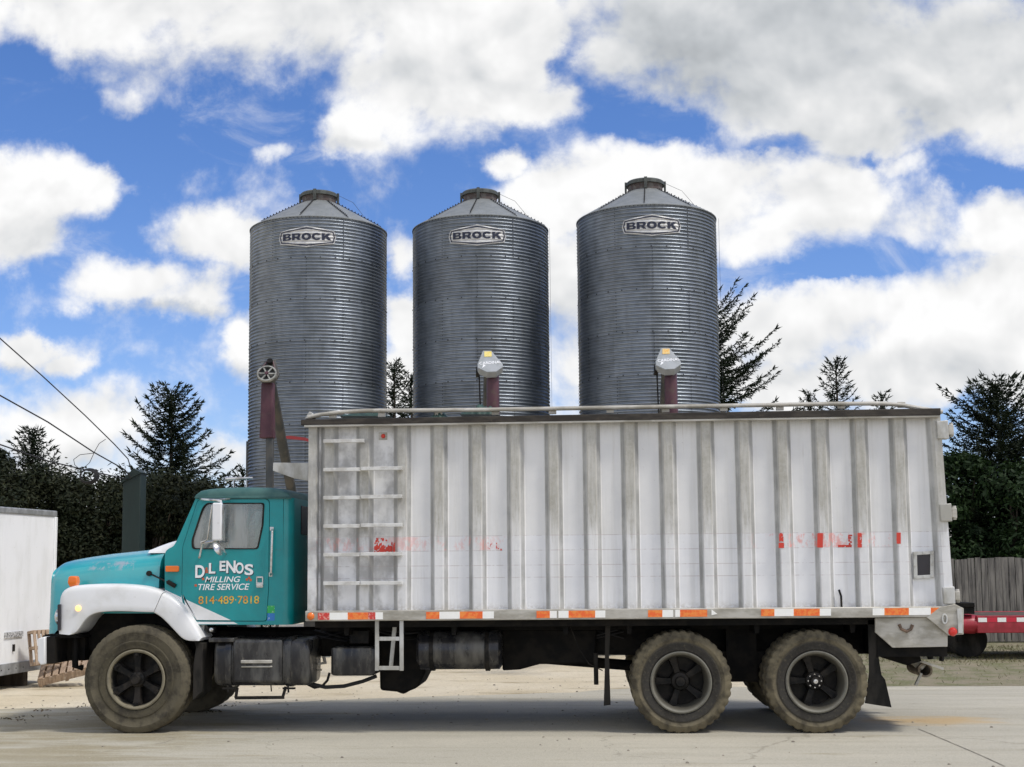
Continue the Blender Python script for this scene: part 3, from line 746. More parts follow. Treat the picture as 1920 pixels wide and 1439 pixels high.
def rim_mat(name, lip, inside, r0, r1):
    m = bpy.data.materials.new(name); m.use_nodes = True
    nt = m.node_tree; nt.nodes.clear(); q = NG(nt)
    bs = q.n('ShaderNodeBsdfPrincipled'); o = q.n('ShaderNodeOutputMaterial'); nt.links.new(bs.outputs[0], o.inputs[0]); bs.inputs['Roughness'].default_value = .6
    co = q.n('ShaderNodeTexCoord').outputs['Object']; x, y, z = q.sep(co)
    r = q.v('LENGTH', q.xyz(x, 0.0, z)); n1 = q.noise(co, 8, 6, .65)
    col = q.mix(q.mr(q.m('ADD', r, q.m('MULTIPLY', q.m('SUBTRACT', n1, .5), .02)), r0, r1), (*inside, 1), (*lip, 1))
    col = q.mix(q.m('MULTIPLY', q.mr(n1, .48, .7), .5), col, (.07, .06, .045, 1)); q.put(bs.inputs['Base Color'], col)
    return m
M['rim_front'] = rim_mat('black_rim_with_worn_lip', (.21, .185, .125), (.012, .012, .011), .270, .279)
M['rim_rear'] = rim_mat('dusty_rear_rim', (.155, .148, .12), (.075, .07, .055), .268, .290)
def add_sub(name, mb, m, parent, **k):
    o = obj(name, mb, m, None, **k); o.parent = parent
    return o
def wheel(c, R, w, rr, kind, flip=False, hub='spoke', cap=False, parent=TR):
    """c: centre of the outer face; outer face looks to -y unless flip"""
    s = -1 if flip else 1
    NSEG = 180
    def lug(i, k, r):
        if kind == 'rear' and r > R - .034:
            ph = (k % 5)
            return r - (.011 if ph < 2 else 0)
        if kind == 'front' and r > R - .010:
            return r - (.006 if (k % 4) < 1 else 0)
        return r
    rb = rr + .012
    pr = [(rb, .02), (rb + .02, .004), (rb + .06, .0), (rb + .07, -.004), (rb + .085, -.004), (rb + .095, .002), (R - .085, -.006), (R - .075, -.010), (R - .06, -.008), (R - .033, .006), (R - .030, .008),
          (R - .010, .020), (R, .040), (R, w * .35), (R - .012, w * .36), (R - .012, w * .40), (R, w * .41), (R, w * .60), (R - .012, w * .61), (R - .012, w * .65), (R, w * .66), (R, w - .04), (R - .010, w - .02), (R - .06, w + .004), (rb + .06, w), (rb, w - .02)]
    # steel rim (the wheel itself)
    mb = MB()
    if kind == 'front':
        rp = [(rr + .014, .012), (rr + .016, .000), (rr + .004, -.006), (rr - .012, .0), (rr - .018, .012), (rr - .022, .03), (rr - .03, .10), (rr - .035, w - .03), (rr + .012, w - .02)]
    else:
        rp = [(rr + .014, .012), (rr + .016, .000), (rr + .004, -.006), (rr - .008, .0), (rr - .018, .015), (rr - .030, .06), (rr - .045, .15), (rr - .05, w - .02), (rr + .012, w - .02)]
    rp = [(a, b * s) for a, b in rp]
    mb.lathe(rp, (0, 0, 0), 'Y', 64)
    o = obj('wheel', mb, M['rim_' + kind], None); o.parent = parent
    o.location = Vector(c) - LOC[parent.name]; LOC[o.name] = Vector()
    mb = MB(); mb.lathe([(a, b * s) for a, b in pr], (0, 0, 0), 'Y', NSEG, lug)
    add_sub('tyre', mb, M['tyre_' + kind], o, smooth=28)
    if hub:
        mb = MB()
        d0 = .035 if kind == 'front' else .13
        ns = 6 if kind == 'front' else 5
        hr = .075 if kind == 'front' else .085
        mb.lathe([(.0008, (d0 - .06) * s), (.045, (d0 - .06) * s), (.052, (d0 - .05) * s), (.056, (d0 - .01) * s), (hr, (d0 + .0) * s), (hr + .015, (d0 + .03) * s), (hr + .02, (d0 + .14) * s)], (0, 0, 0), 'Y', 28)
        for k in range(ns):
            a = 2 * pi * k / ns + (pi / 2 if kind == 'front' else pi / 2 + .3)
            u = Vector((cos(a), 0, sin(a))); t = Vector((-sin(a), 0, cos(a)))
            L = rr - .03
            rings = []
            for f, hw, dd in ((.05, .040, .02), (.4 * L, .033, .02), (.75 * L, .040, .012), (L, .055, .006)):
                p = u * f
                rings.append([p + t * hw + Vector((0, (d0 + dd + .06) * s, 0)), p + t * hw * .8 + Vector((0, (d0 + dd) * s, 0)), p - t * hw * .8 + Vector((0, (d0 + dd) * s, 0)), p - t * hw + Vector((0, (d0 + dd + .06) * s, 0))])
            mb.loft(rings)
            # clamp and stud
            p = u * (L - .008)
            mb.obox(p + Vector((0, (d0 - .006) * s, 0)), u, t, (0, 1, 0), .020, .026, .012)
            mb.lathe([(.0008, (d0 - .035) * s), (.014, (d0 - .035) * s), (.014, d0 * s)], p, 'Y', 6)
        mb.lathe([(.0008, (d0 + .13) * s), (rr - .02, (d0 + .13) * s)], (0, 0, 0), 'Y', 40)     # brake drum behind
        add_sub('hub', mb, M['iron'], o, smooth=30)
        mb = MB()
        for k in range(8):
            a = 2 * pi * k / 8; mb.lathe([(.0008, (d0 - .008) * s), (.009, (d0 - .008) * s), (.009, d0 * s)], (cos(a) * .064, 0, sin(a) * .064), 'Y', 6)
        if cap: mb.lathe([(.0008, (d0 - .075) * s), (.022, (d0 - .072) * s), (.028, (d0 - .06) * s)], (0, 0, 0), 'Y', 16)
        add_sub('hub_cap' if cap else 'hub_bolts', mb, M['chrome'] if cap else M['iron'], o)
    return o
RF = S(255, 1275, .1)
rf = (at(353.5, 1275, .1) - at(155.5, 1275, .1)).x / 2
Rr = (at(1373, 1276, .06) - at(1181, 1276, .06)).x / 2
print('radii', rf, Rr)
zc = lambda R: R - .002
fx = at(254.5, 1275, .1).x
wheel((fx, .10, zc(rf)), rf, .36, .283 * rf / .538, 'front')
wheel((fx, mir(.10), zc(rf)), rf, .36, .283, 'front', True)
rxs = [at(1277, 1276, .06).x, at(1531.5, 1275, .06).x]
for i, x in enumerate(rxs):
    wheel((x, .06, zc(Rr)), Rr, .27, .296, 'rear', False, 'spoke', i == 1)
    wheel((x, .36, zc(Rr)), Rr, .27, .296, 'rear', False, None)
    wheel((x, mir(.06), zc(Rr)), Rr, .27, .296, 'rear', True, 'spoke')
    wheel((x, mir(.36), zc(Rr)), Rr, .27, .296, 'rear', True, None)
    mb = MB(); mb.tube([(x, .3, Rr), (x, mir(.3), Rr)], .11, 14); mb.lathe([(.02, -.28), (.16, -.2), (.24, 0), (.16, .2), (.02, .28)], (x, 1.25, Rr), 'Y', 20); obj('axle', mb, M['black'], TR)
mb = MB(); mb.tube([(fx, .3, rf), (fx, .6, rf - .06), (fx, mir(.6), rf - .06), (fx, mir(.3), rf)], .07, 10); obj('axle', mb, M['black'], TR)

# ---- chassis
x0, x1 = at(100, 1200, .8).x, at(1775, 1200, .8).x
for Y in (.80, 1.62):
    mb = MB(); mb.box(x0, x1, Y, Y + .08, .74, 1.02); obj('frame_rail', mb, M['black'], TR, bevel=.008)
mb = MB()
for px in (200, 420, 640, 860, 1060, 1180, 1400, 1620):
    x = at(px, 1, 1.2).x; mb.box(x - .06, x + .06, .88, 1.62, .76, 1.0)
obj('crossmembers', mb, M['black'], TR)
xa, xb = at(590, 1200, .3).x, at(1640, 1200, .3).x
for Y in (.60, 1.78): mb = MB(); mb.box(xa, xb, Y, Y + .12, 1.02, zbot - .17); obj('subframe', mb, M['black'], TR)
# suspension blocks, springs between the rear axles, inner skirt plates
xm = (rxs[0] + rxs[1]) / 2
for Y in (.66, 1.72):
    mb = MB()
    for k in range(6): mb.box(rxs[0] - .05 + .06 * k, rxs[1] + .05 - .06 * k, Y + .004, Y + .10, Rr + .10 + k * .0275, Rr + .128 + k * .0275)
    mb.box(xm - .16, xm + .16, Y - .02, Y + .12, Rr - .05, 1.06)
    obj('leaf_spring', mb, M['black'], TR)
    mb = MB()
    for k in range(5): mb.box(fx - .62 + .08 * k, fx + .62 - .08 * k, Y, Y + .09, rf + .06 + k * .0225, rf + .083 + k * .0225)
    obj('leaf_spring', mb, M['black'], TR)
mb = MB(); mb.tube([at(760, 1215, 1.25), at(1210, 1250, 1.25)], .06, 10); obj('drive_shaft', mb, M['black'], TR)
mb = MB(); mb.box(at(160, 1200, .9).x, at(370, 1200, .9).x, .9, 1.6, .72, 1.45); obj('engine_block', mb, M['black'], TR, bevel=.05)
mb = MB(); mb.plate(SP([(700, 1190), (800, 1190), (797, 1262), (783, 1290), (768, 1296), (756, 1303), (744, 1298), (712, 1295), (711, 1240)], .75), .75, 1.5); obj('transfer_case', mb, M['black'], TR, bevel=.03)
mb = MB(); mb.plate(SP([(940, 1180), (1120, 1180), (1115, 1245), (1012, 1246), (975, 1256), (942, 1258)], .72), .72, 1.7); obj('pump_housing', mb, M['black'], TR, bevel=.02)
for px in (812, 915):
    x = at(px, 1220, .45).x; r = (at(784, 1183, .25) - at(784, 1257, .25)).z / 2; mb = MB(); mb.lathe([(r + .001, -.022), (r + .010, -.022), (r + .010, .022), (r + .001, .022)], (x, .45, at(px, 1220, .45).z), 'X', 32); obj('tank_strap', mb, M['iron'], TR)
for x in rxs:
    for s_ in (-1, 1):
        mb = MB(); mb.lathe([(.001, 0), (.07, .0), (.085, .02), (.085, .06), (.095, .065), (.095, .08), (.085, .085), (.08, .13), (.03, .15), (.001, .15)], (x + s_ * .30, .82, Rr + .06), 'Y', 18); obj('brake_chamber', mb, M['black'], TR)
for k, (yy0, yy1, Y) in enumerate(((1182, 1192, .74), (1188, 1201, .76), (1196, 1186, .78))):
    mb = MB(); pts = [at(590 + i * 58, yy0 + (yy1 - yy0) * (i % 2) + 5 * sin(i * 1.7 + k), Y) for i in range(11)]; mb.tube(pts, .011, 6); obj('brake_line', mb, M['cable'], TR)
mb = MB(); mb.box(at(655, 1195, .5).x, at(692, 1195, .5).x, .5, .7, at(670, 1208, .5).z, at(670, 1182, .5).z); obj('valve_box', mb, M['iron'], TR, bevel=.01)
for px in (648, 850, 1060, 1180, 1420, 1600):
    x = at(px, 1165, .2).x; mb = MB(); mb.plate([(x - .03, zbot - .171), (x + .03, zbot - .171), (x + .02, zbot - .26), (x - .02, zbot - .26)], .25, .62); obj('outrigger', mb, M['black'], TR)
# mud flap strip hung midway, small bar beside it
mb = MB(); mb.plate(SP([(1135, 1160), (1145, 1160), (1142, 1230), (1145, 1322), (1132, 1324), (1134, 1250)], .30), .30, .315); obj('hanging_strap', mb, M['rubber'], TR)
mb = MB(); mb.tube([at(1117, 1225, .40), at(1118, 1284, .40)], .024, 8); obj('stay_bar', mb, M['rubber'], TR)
mb = MB(); mb.tube([at(1065, 1165, .35), at(1085, 1215, .33), at(1104, 1245, .33), at(1130, 1258, .32)], .006, 5); obj('safety_chain', mb, M['iron'], TR)
# step frame below the ladder
mb = MB()
Y = .02
def bar(mb, xa, ya, xb, yb, Y, t=.02): mb.obox((at(xa, ya, Y) + at(xb, yb, Y)) / 2, at(xb, yb, Y) - at(xa, ya, Y), (0, 1, 0), (at(xb, yb, Y) - at(xa, ya, Y)).cross(Vector((0, 1, 0))), (at(xb, yb, Y) - at(xa, ya, Y)).length / 2, t * .7, t)
bar(mb, 707, 1163, 707, 1258, Y); bar(mb, 753, 1163, 753, 1258, Y)
obj('step_ladder', mb, M['aluminium'], TR, bevel=.003)
sl_ = [o for o in TR.children if o.name.startswith('step_ladder')][0]
for yy in (1198, 1253):
    mb = MB(); bar(mb, 710.5, yy, 749.5, yy, Y + .004); obj('step', mb, M['aluminium'], sl_, bevel=.003)
mb = MB(); bar(mb, 741, 1165, 733, 1252, .35, .02); obj('stay', mb, M['aluminium'], sl_)
# fuel tank: rounded-rectangle section lying along the truck
def tank(px0, px1, py0, py1, Y0, depth, r, m, name, n=5):
    (xa, zb), (xb, zt) = S(px0, py1, Y0), S(px1, py0, Y0)
    sec = fillet([(Y0, zb), (Y0 + depth, zb), (Y0 + depth, zt), (Y0, zt)], r, n)
    mb = MB(); rings = []
    for x, k in ((xa, .90), (xa + .02, .97), (xa + .05, 1), (xb - .05, 1), (xb - .02, .97), (xb, .90)):
        yc, zc_ = Y0 + depth / 2, (zb + zt) / 2
        rings.append([(x, yc + (y - yc) * k, zc_ + (z - zc_) * k) for y, z in sec])
    mb.loft(rings)
    return obj(name, mb, m, TR, smooth=40), (xa, xb, zb, zt, sec)
ft, (xa, xb, zb, zt, sec) = tank(400, 580, 1198, 1288, .16, .62, .13, M['tank'], 'fuel_tank')
def strap(px, w, m, out=.012):
    x = at(px, 1240, .16).x
    mb = MB(); yc, zc_ = .16 + .31, (zb + zt) / 2
    rings = []
    for xx, k in ((x - w, 0), (x - w, out), (x + w, out), (x + w, 0)):
        rings.append([(xx, y + (k if y > yc else -k), z + (k if z > zc_ else -k)) for y, z in sec])
    mb.loft(rings, True, False); return obj('tank_strap', mb, m, ft)
strap(428, .03, M['tank']); strap(540, .03, M['tank'])
mb = MB(); mb.box(at(437, 1200, .16).x, at(531, 1200, .16).x, .135, .25, zb + .04, zt - .005); obj('raised_panel', mb, M['tank'], ft, bevel=.03, seg=4)
mb = MB(); mb.box(at(453, 1200, .13).x, at(511, 1200, .13).x, .10, .14, S(450, 1244, .13)[1], S(450, 1238, .13)[1]); mb.box(at(453, 1200, .13).x, at(511, 1200, .13).x, .118, .14, S(450, 1252, .13)[1], S(450, 1249, .13)[1]); obj('foot_step', mb, M['rail'], ft, bevel=.006)
mb = MB(); mb.box(at(392, 1200, .14).x, at(440, 1200, .14).x, .12, .5, zt - .03, zt + .012); obj('tread_plate', mb, M['tank'], ft, bevel=.008)
mb = MB(); mb.lathe([(.001, .05), (.04, .05), (.045, .0)], (at(549, 1200, .25).x, .25, zt - .03), 'Z', 14); obj('filler_cap', mb, M['iron'], ft)
mb = MB(); pts = [(441, 1308), (446, 1296), (450, 1289)]
bar(mb, 441, 1309, 533, 1308, .20, .016); bar(mb, 445, 1290, 442, 1309, .20, .014); bar(mb, 536, 1288, 530, 1308, .20, .014); bar(mb, 508, 1285, 509, 1297, .3, .006)
for px in (427, 540): bar(mb, px, 1285, px + 1, 1299, .18, .009); bar(mb, px - 10, 1291, px + 14, 1291, .18, .010)
obj('lower_step', mb, M['iron'], ft)
# white under-cab bracket and lamp
mb = MB(); mb.plate(SP([(362, 1172), (384, 1172), (379, 1197), (372, 1202), (364, 1190)], .30), .30, .36); obj('cab_bracket', mb, M['aluminium'], TR, bevel=.005)
mb = MB(); mb.plate(SP([(389, 1176), (402, 1176), (402, 1187), (389, 1187)], .28), .28, .36); lb = obj('work_lamp', mb, M['iron'], TR, bevel=.006); disc('lens', 396, 1181, 4, .28, M['chrome'], .006, lb)
# air tank box and muffler, hoses
tank(620, 703, 1213, 1268, .30, .45, .03, M['tank'], 'battery_box', 3)
a, b_ = at(784, 1219, .45), at(942, 1219, .45); r = (at(784, 1183, .25) - at(784, 1257, .25)).z / 2
mb = MB(); mb.lathe([(.001, 0), (r * .8, 0), (r, .03), (r, (b_ - a).x - .03), (r * .8, (b_ - a).x), (.001, (b_ - a).x)], a, 'X', 32); obj('air_tank', mb, M['tank'], TR)
mb = MB(); mb.tube([at(x, y, .5) for x, y in ((565, 1272), (585, 1283), (610, 1289), (645, 1287), (680, 1278), (706, 1268))], .02, 8); mb.tube([at(x, y, .6) for x, y in ((618, 1262), (614, 1276), (604, 1287), (590, 1290), (570, 1280))], .014, 8); obj('air_hose', mb, M['cable'], TR)
mb = MB(); mb.obox(at(598, 1245, .6), (1, 0, .15), (0, 1, 0), (0, 0, 1), .06, .02, .012); mb.obox(at(596, 1257, .6), (1, 0, .1), (0, 1, 0), (0, 0, 1), .04, .02, .010); obj('hose_fittings', mb, M['rail'], TR)
# front mud flap and front bumper
mb = MB(); mb.plate(SP([(364, 1203), (381, 1207), (380, 1230), (376, 1300), (361, 1314), (362, 1250), (367, 1215)], .16), .16, .56); obj('mud_flap', mb, M['rubber'], TR, bevel=.006)
mb = MB(); mb.plate(SP([(364, 1203), (381, 1207), (380, 1230), (376, 1300), (361, 1314), (362, 1250), (367, 1215)], .16), 1.94, 2.34); obj('mud_flap', mb, M['rubber'], TR, bevel=.006)
mb = MB(); mb.plate(SP([(70, 1198), (84, 1194), (84, 1246), (76, 1248), (70, 1240)], .06), .06, 2.44); obj('front_bumper', mb, M['white'], TR, bevel=.012)
mb = MB(); mb.plate(SP([(84.6, 1195), (100, 1195), (100, 1245), (84.6, 1246)], .06), .10, 2.40); obj('bumper_beam', mb, M['black'], TR)
mb = MB(); mb.box(at(86, 1200, .5).x, at(165, 1200, .5).x, .42, .55, S(450, 1238, .4)[1], S(450, 1190, .4)[1]); mb.box(at(86, 1200, .5).x, at(165, 1200, .5).x, 1.95, 2.08, S(450, 1238, .4)[1], S(450, 1190, .4)[1]); mb.plate(SP([(84, 1190), (140, 1190), (150, 1196), (88, 1198)], .2), .2, 2.3); mb.tube([at(141, 1190, .35), at(141, 1250, .35), at(155, 1252, .4)], .035, 8); obj('bumper_bracket', mb, M['black'], TR)

# ---- hood
st = [(94.5, 1060, .96, .48), (96, 1056, .94, .46), (100, 1053.5, .93, .44), (108, 1051, .92, .42), (140, 1045.5, .92, .40), (183, 1039.5, .92, .37), (250, 1032.5, .93, .34), (307, 1027, .94, .31)]
mb = MB(); rings = []
for i, (px, py, zlo, ys) in enumerate(st):
    X, zt = S(px, py, .75)
    X = at(px, 1110, .45).x
    zl = S(200, 1189 if i < 4 else 1150, .4)[1]
    half = []
    hw = 1.25 - ys
    kz = min(1, .1 + i * .3)
    for a, b in ((-.05, None), (-.02, -.34), (.0, -.22), (.028, -.16), (.075, -.115), (.14, -.078), (.23, -.046), (.36, -.018), (.58, .002), (1.0, .012)):
        half.append((X, ys + a * hw * 1.0, zl if b is None else zt + b * (.55 if i == 0 else 1)))
    rings.append(half + [(x, mir(y), z) for x, y, z in reversed(half[:-1])])
mb.loft(rings, True, True)
M['hood'] = mat('lit_teal_hood_paint', (.002, .35, .39), (.003, .30, .335), 3, lo=.35, hi=.7, rough=.3, c3=(.02, .38, .40), scale3=9, lo3=.62, hi3=.85, coat=1.0)  # cab teal painted lighter for the stronger light on the hood
M['hood'].node_tree.nodes['Principled BSDF'].inputs['Coat Roughness'].default_value = .26
M['hood'].node_tree.nodes['Principled BSDF'].inputs['Coat IOR'].default_value = 1.75
hd = obj('hood', mb, M['hood'], TR, smooth=50)
# scuffed patch on the hood flank
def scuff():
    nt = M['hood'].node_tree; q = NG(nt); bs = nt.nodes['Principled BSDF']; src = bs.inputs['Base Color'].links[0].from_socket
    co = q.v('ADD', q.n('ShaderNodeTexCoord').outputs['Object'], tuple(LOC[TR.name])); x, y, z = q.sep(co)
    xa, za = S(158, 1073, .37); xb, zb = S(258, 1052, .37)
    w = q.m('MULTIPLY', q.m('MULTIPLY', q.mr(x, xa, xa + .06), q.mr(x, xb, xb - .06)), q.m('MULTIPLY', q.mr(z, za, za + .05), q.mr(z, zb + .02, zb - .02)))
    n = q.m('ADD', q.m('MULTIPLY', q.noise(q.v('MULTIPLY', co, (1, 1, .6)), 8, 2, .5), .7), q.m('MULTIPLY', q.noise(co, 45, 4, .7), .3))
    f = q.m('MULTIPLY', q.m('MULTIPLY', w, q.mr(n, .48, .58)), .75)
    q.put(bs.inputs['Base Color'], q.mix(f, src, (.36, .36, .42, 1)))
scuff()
# grille in the nose
mb = MB(); X = at(94.5, 1110, .45).x
mb.box(X - .006, X + .01, .72, 1.78, .98, S(94, 1068, .45)[1] - .06)
for k in range(9): mb.box(X - .014, X - .004, .74, 1.76, 1.0 + k * .052, 1.015 + k * .052)
obj('grille', mb, M['iron'], hd)
mb = MB(); X = at(94.5, 1110, .45).x
# hood hump / windscreen cowl
mb = MB(); rings = []
for px, py in ((283, 1030), (296, 1024), (313, 1017.5), (331, 1012), (345, 1012)):
    zt = S(px, py, .9)[1]; zl = S(px, 1038, .9)[1]; X = at(px, py, .55).x
    half = [(X, .46, zl), (X, .50, zl + (zt - zl) * .6), (X, .62, zl + (zt - zl) * .92), (X, .9, zt), (X, 1.25, zt + .004)]
    rings.append(half + [(x, mir(y), z) for x, y, z in reversed(half[:-1])])
mb.loft(rings); obj('cowl', mb, M['white'], TR, smooth=50)  # white colour stands in for the bright sheen on a teal cowl
# fenders: crowned outer skin lofted between the upper outline and the wheel arch
def dense(ch, n):
    P_ = [Vector(p) for p in ch]
    for _ in range(2):
        o_ = [P_[0]]
        for p, q_ in zip(P_, P_[1:]): o_ += [p * .75 + q_ * .25, p * .25 + q_ * .75]
        P_ = o_ + [P_[-1]]
    d = [0]
    for p, q_ in zip(P_, P_[1:]): d.append(d[-1] + (q_ - p).length)
    out = []
    for k in range(n):
        t = d[-1] * k / (n - 1); i = max(i for i in range(len(d)) if d[i] <= t + 1e-9); i = min(i, len(P_) - 2)
        out.append(P_[i].lerp(P_[i + 1], (t - d[i]) / max(1e-9, d[i + 1] - d[i])))
    return out
def fender_skin(name, top, low, Y0, prof, cut=None):
    first = None
    for f in (0, 1):
        rings = []
        for a, b in zip(top, low):
            r = []
            for s_, dy in prof:
                p = b.lerp(a, s_); x, z = S(p.x, p.y, Y0); r.append((x, mir(Y0 + dy) if f else Y0 + dy, z))
            rings.append(r)
        mb = MB(); mb.loft(rings); o = obj(name, mb, M['white'], TR, smooth=45)
        first = first or o
    return first
FPR = [(.02, .42), (.0, .05), (.0, .016), (.015, .004), (.05, .0), (.25, .004), (.55, .010), (.78, .016), (.88, .022), (.94, .034), (.975, .056), (.995, .10), (1.0, .16), (1.0, .42)]
ft_ = dense([(107, 1189), (106.5, 1160), (107, 1124), (112, 1108), (126, 1099.5), (150, 1096.5), (190, 1095), (225, 1095.5), (259, 1098), (285, 1103), (303.5, 1110)], 40)
fl_ow = dense([(130, 1191), (139, 1189), (148, 1180), (157, 1166), (166, 1156), (180, 1149.5), (200, 1147), (230, 1146.5), (262, 1148), (287.5, 1148.5)], 40)
FEND = fender_skin('fender', ft_, fl_ow, .10, FPR)
SPR = [(.02, .40), (.0, .05), (.0, .014), (.03, .003), (.08, .0), (.5, .006), (.82, .012), (.92, .024), (.98, .05), (1.0, .10), (1.0, .40)]
kt = dense([(304.5, 1111.5), (316, 1115), (338, 1132), (354, 1154), (368, 1177), (377.5, 1196)], 26)
kl = dense([(288.5, 1149.5), (300, 1156), (314, 1169), (330, 1186.5), (341, 1198), (352, 1202.5), (373, 1202.5)], 26)
fender_skin('fender_skirt', kt, kl, .11, SPR)
# dark wheel housing behind
for f in (0, 1):
    mb = MB(); y0, y1 = (.52, .80) if not f else (1.70, 1.98)
    mb.plate(SP([(160, 1150), (330, 1150), (372, 1200), (366, 1235), (330, 1235), (200, 1235), (150, 1200)], .6), y0, y1); obj('wheel_housing', mb, M['black'], TR)
mb = MB(); mb.plate(fillet(SP([(108, 1134), (113, 1133), (113.5, 1182), (108, 1184)], .094), .012, 3), .088, .13); hl = obj('headlamp_bezel', mb, M['glassdark'], FEND, bevel=.004)
for f in (0, 1):
    mb = MB(); X = at(107, 1160, .3).x; c = (X + .0, .36 if not f else mir(.36), S(107, 1158, .1)[1])
    mb.lathe([(.001, -.035), (.06, -.03), (.09, -.012), (.10, 0.0), (.10, .05)], c, 'X', 24); obj('headlamp', mb, M['chrome'], TR)
# hood latch rubber
mb = MB(); mb.tube([at(279, 1075, .30), at(300, 1085, .285), at(318, 1093, .23)], [.009, .008, .010], 7); mb.lathe([(.001, -.03), (.028, -.025), (.03, .02)], at(280, 1075.5, .31), 'Y', 12)
mb.tube([at(314, 1091, .22), at(329, 1099.5, .22)], .024, 8); obj('hood_latch', mb, M['rubber'], TR)
# lamps on the fender
p = at(137, 1097, .22)
mb = MB(); mb.loft([[(p.x + sx * kx, .24 + sy * ky, p.z + z) for sx, sy in ((-1, -1), (1, -1), (1, 1), (-1, 1))] for kx, ky, z in ((.035, .03, -.02), (.048, .045, .015), (.050, .048, .035), (.044, .042, .085), (.030, .03, .093))]); fl = obj('turn_lamp', mb, M['amber'], TR, bevel=.008)
mb = MB(); mb.box(p.x - .022, p.x + .022, .22, .27, p.z - .055, p.z - .02); obj('lamp_foot', mb, M['iron'], fl)
disc('side_marker', 146.5, 1141, 5.5, .10, M['amberlit'], .015)
mb = MB(); mb.plate(fillet(SP([(311, 1061.5), (335.5, 1061.5), (335.5, 1072.5), (311, 1072.5)], .225), .01, 2), .205, .24); obj('cowl_lamp', mb, M['amber'], TR, bevel=.005)

# ---- cab
Y0c = .24
CABO = [(368, 932), (531, 934), (531, 1172), (362, 1172), (337, 1131), (309, 1113), (308.5, 1050), (310, 1034), (317, 1028.5), (325, 1025), (333, 1011)]
DOORO = [(371.5, 937), (505, 936), (503.5, 1097), (499.5, 1164.5), (368, 1164), (346, 1137), (341.5, 1115), (343, 1026)]
WIN = [(389, 944.5), (494, 944.5), (492, 985), (483, 1027), (478, 1029), (362, 1029), (361.5, 1012), (381, 953)]
dr = [.04, .06, .03, .03, .05, .06, .02, .03]
wr = [.05, .03, .01, .03, .02, .04, .03, .05]
def grow(pts, c, k):
    return [(c[0] + (x - c[0]) * k, c[1] + (y - c[1]) * k) for x, y in pts]
door = fillet(SP(DOORO, Y0c), dr, 4)
dhole = fillet(SP(grow(DOORO, (424, 1045), 1.009), Y0c), dr, 4)
win = fillet(SP(WIN, Y0c), wr, 4)
wseal = fillet(SP(grow(WIN, (424, 987), 1.035), Y0c), wr, 4)
wglass = fillet(SP(grow(WIN, (424, 987), 1.01), Y0c), wr, 4)
for f in (0, 1):
    m_ = (lambda y: mir(y)) if f else (lambda y: y)
    mb = MB(); mb.plate(fillet(SP(CABO, Y0c), [.02, .0, .0, .02, .03, .02, .02, .03, .02, .02, .02], 3), m_(Y0c), m_(Y0c + .045), [dhole])
    cs = obj('cab_side', mb, M['teal'], TR, bevel=.008, seg=3)
    mb = MB(); mb.plate(door, m_(Y0c - .004), m_(Y0c + .040), [win])
    d_ = obj('door', mb, M['teal'], TR, bevel=.009, seg=3)
    mb = MB(); mb.plate(wseal, m_(Y0c - .010), m_(Y0c + .02), [fillet(SP(grow(WIN, (424, 987), .985), Y0c), wr, 4)]); obj('window_seal', mb, M['rubber'], d_, bevel=.004)
    mb = MB(); mb.plate(wglass, m_(Y0c + .012), m_(Y0c + .017)); obj('window_glass', mb, M['glass'], d_, smooth=0)
    if not f: DOOR, CAB = d_, cs
# jamb strip seen through the shut line
for f in (0, 1):
    mb = MB(); mb.plate(fillet(SP(grow(DOORO, (424, 1045), 1.035), Y0c), dr, 4), mir(.29) if f else .29, mir(.305) if f else .305, [fillet(SP(grow(DOORO, (424, 1045), .96), Y0c), dr, 4)]); obj('door_jamb', mb, M['rubber'], TR)
# back wall with rounded rear corners
xr = S(531, 1050, Y0c)[0]; zt_, zb_ = S(531, 934, Y0c)[1], S(531, 1172, Y0c)[1]
Rc = .10
def back_ring(off, z):
    R = Rc - off; out = []
    for k in range(9):
        a = -pi / 2 + k / 8 * pi / 2; out.append((xr + R * cos(a) * 1.0, Y0c + Rc + R * sin(a), z))
    for k in range(9):
        a = k / 8 * pi / 2; out.append((xr + R * cos(a), mir(Y0c + Rc) + R * sin(a), z))
    return out
mb = MB(); mb.loft([a + b for a, b in ((back_ring(0, z), list(reversed(back_ring(.04, z)))) for z in (zb_, zt_))]); cb = obj('cab_back', mb, M['teal'], TR, smooth=40)
mb = MB(); mb.box(xr + Rc - .01, xr + Rc + .006, .62, 1.88, S(500, 1003, .5)[1], S(500, 948, .5)[1]); obj('rear_window', mb, M['glassdark'], cb, bevel=.01)
# floor, firewall, dash
mb = MB(); mb.box(S(362, 1200, .3)[0], xr + .05, .29, mir(.29), zb_ + .005, zb_ + .05); obj('cab_floor', mb, M['inner'], TR)
mb = MB(); mb.plate(SP([(310, 1045), (322, 1034), (352, 1030), (356, 1045), (330, 1168), (312, 1112)], .3), .295, mir(.295)); obj('dashboard', mb, M['inner'], TR, bevel=.02)
for yy in (.42, 1.55):
    mb = MB(); zs = S(450, 1095, .6)[1]; xs_ = at(455, 1200, .6).x
    mb.box(xs_, xs_ + .46, yy, yy + .52, zs - .15, zs); mb.obox((xs_ + .47, yy + .26, zs + .22), (1, 0, .0), (0, 1, 0), (-.12, 0, 1), .06, .25, .26); obj('cab_seat', mb, M['seat'], TR, bevel=.04, seg=3)
c = at(400, 1040, .72); ax = Vector((-.75, 0, .66)).normalized(); u = Vector((0, 1, 0)); w_ = ax.cross(u)
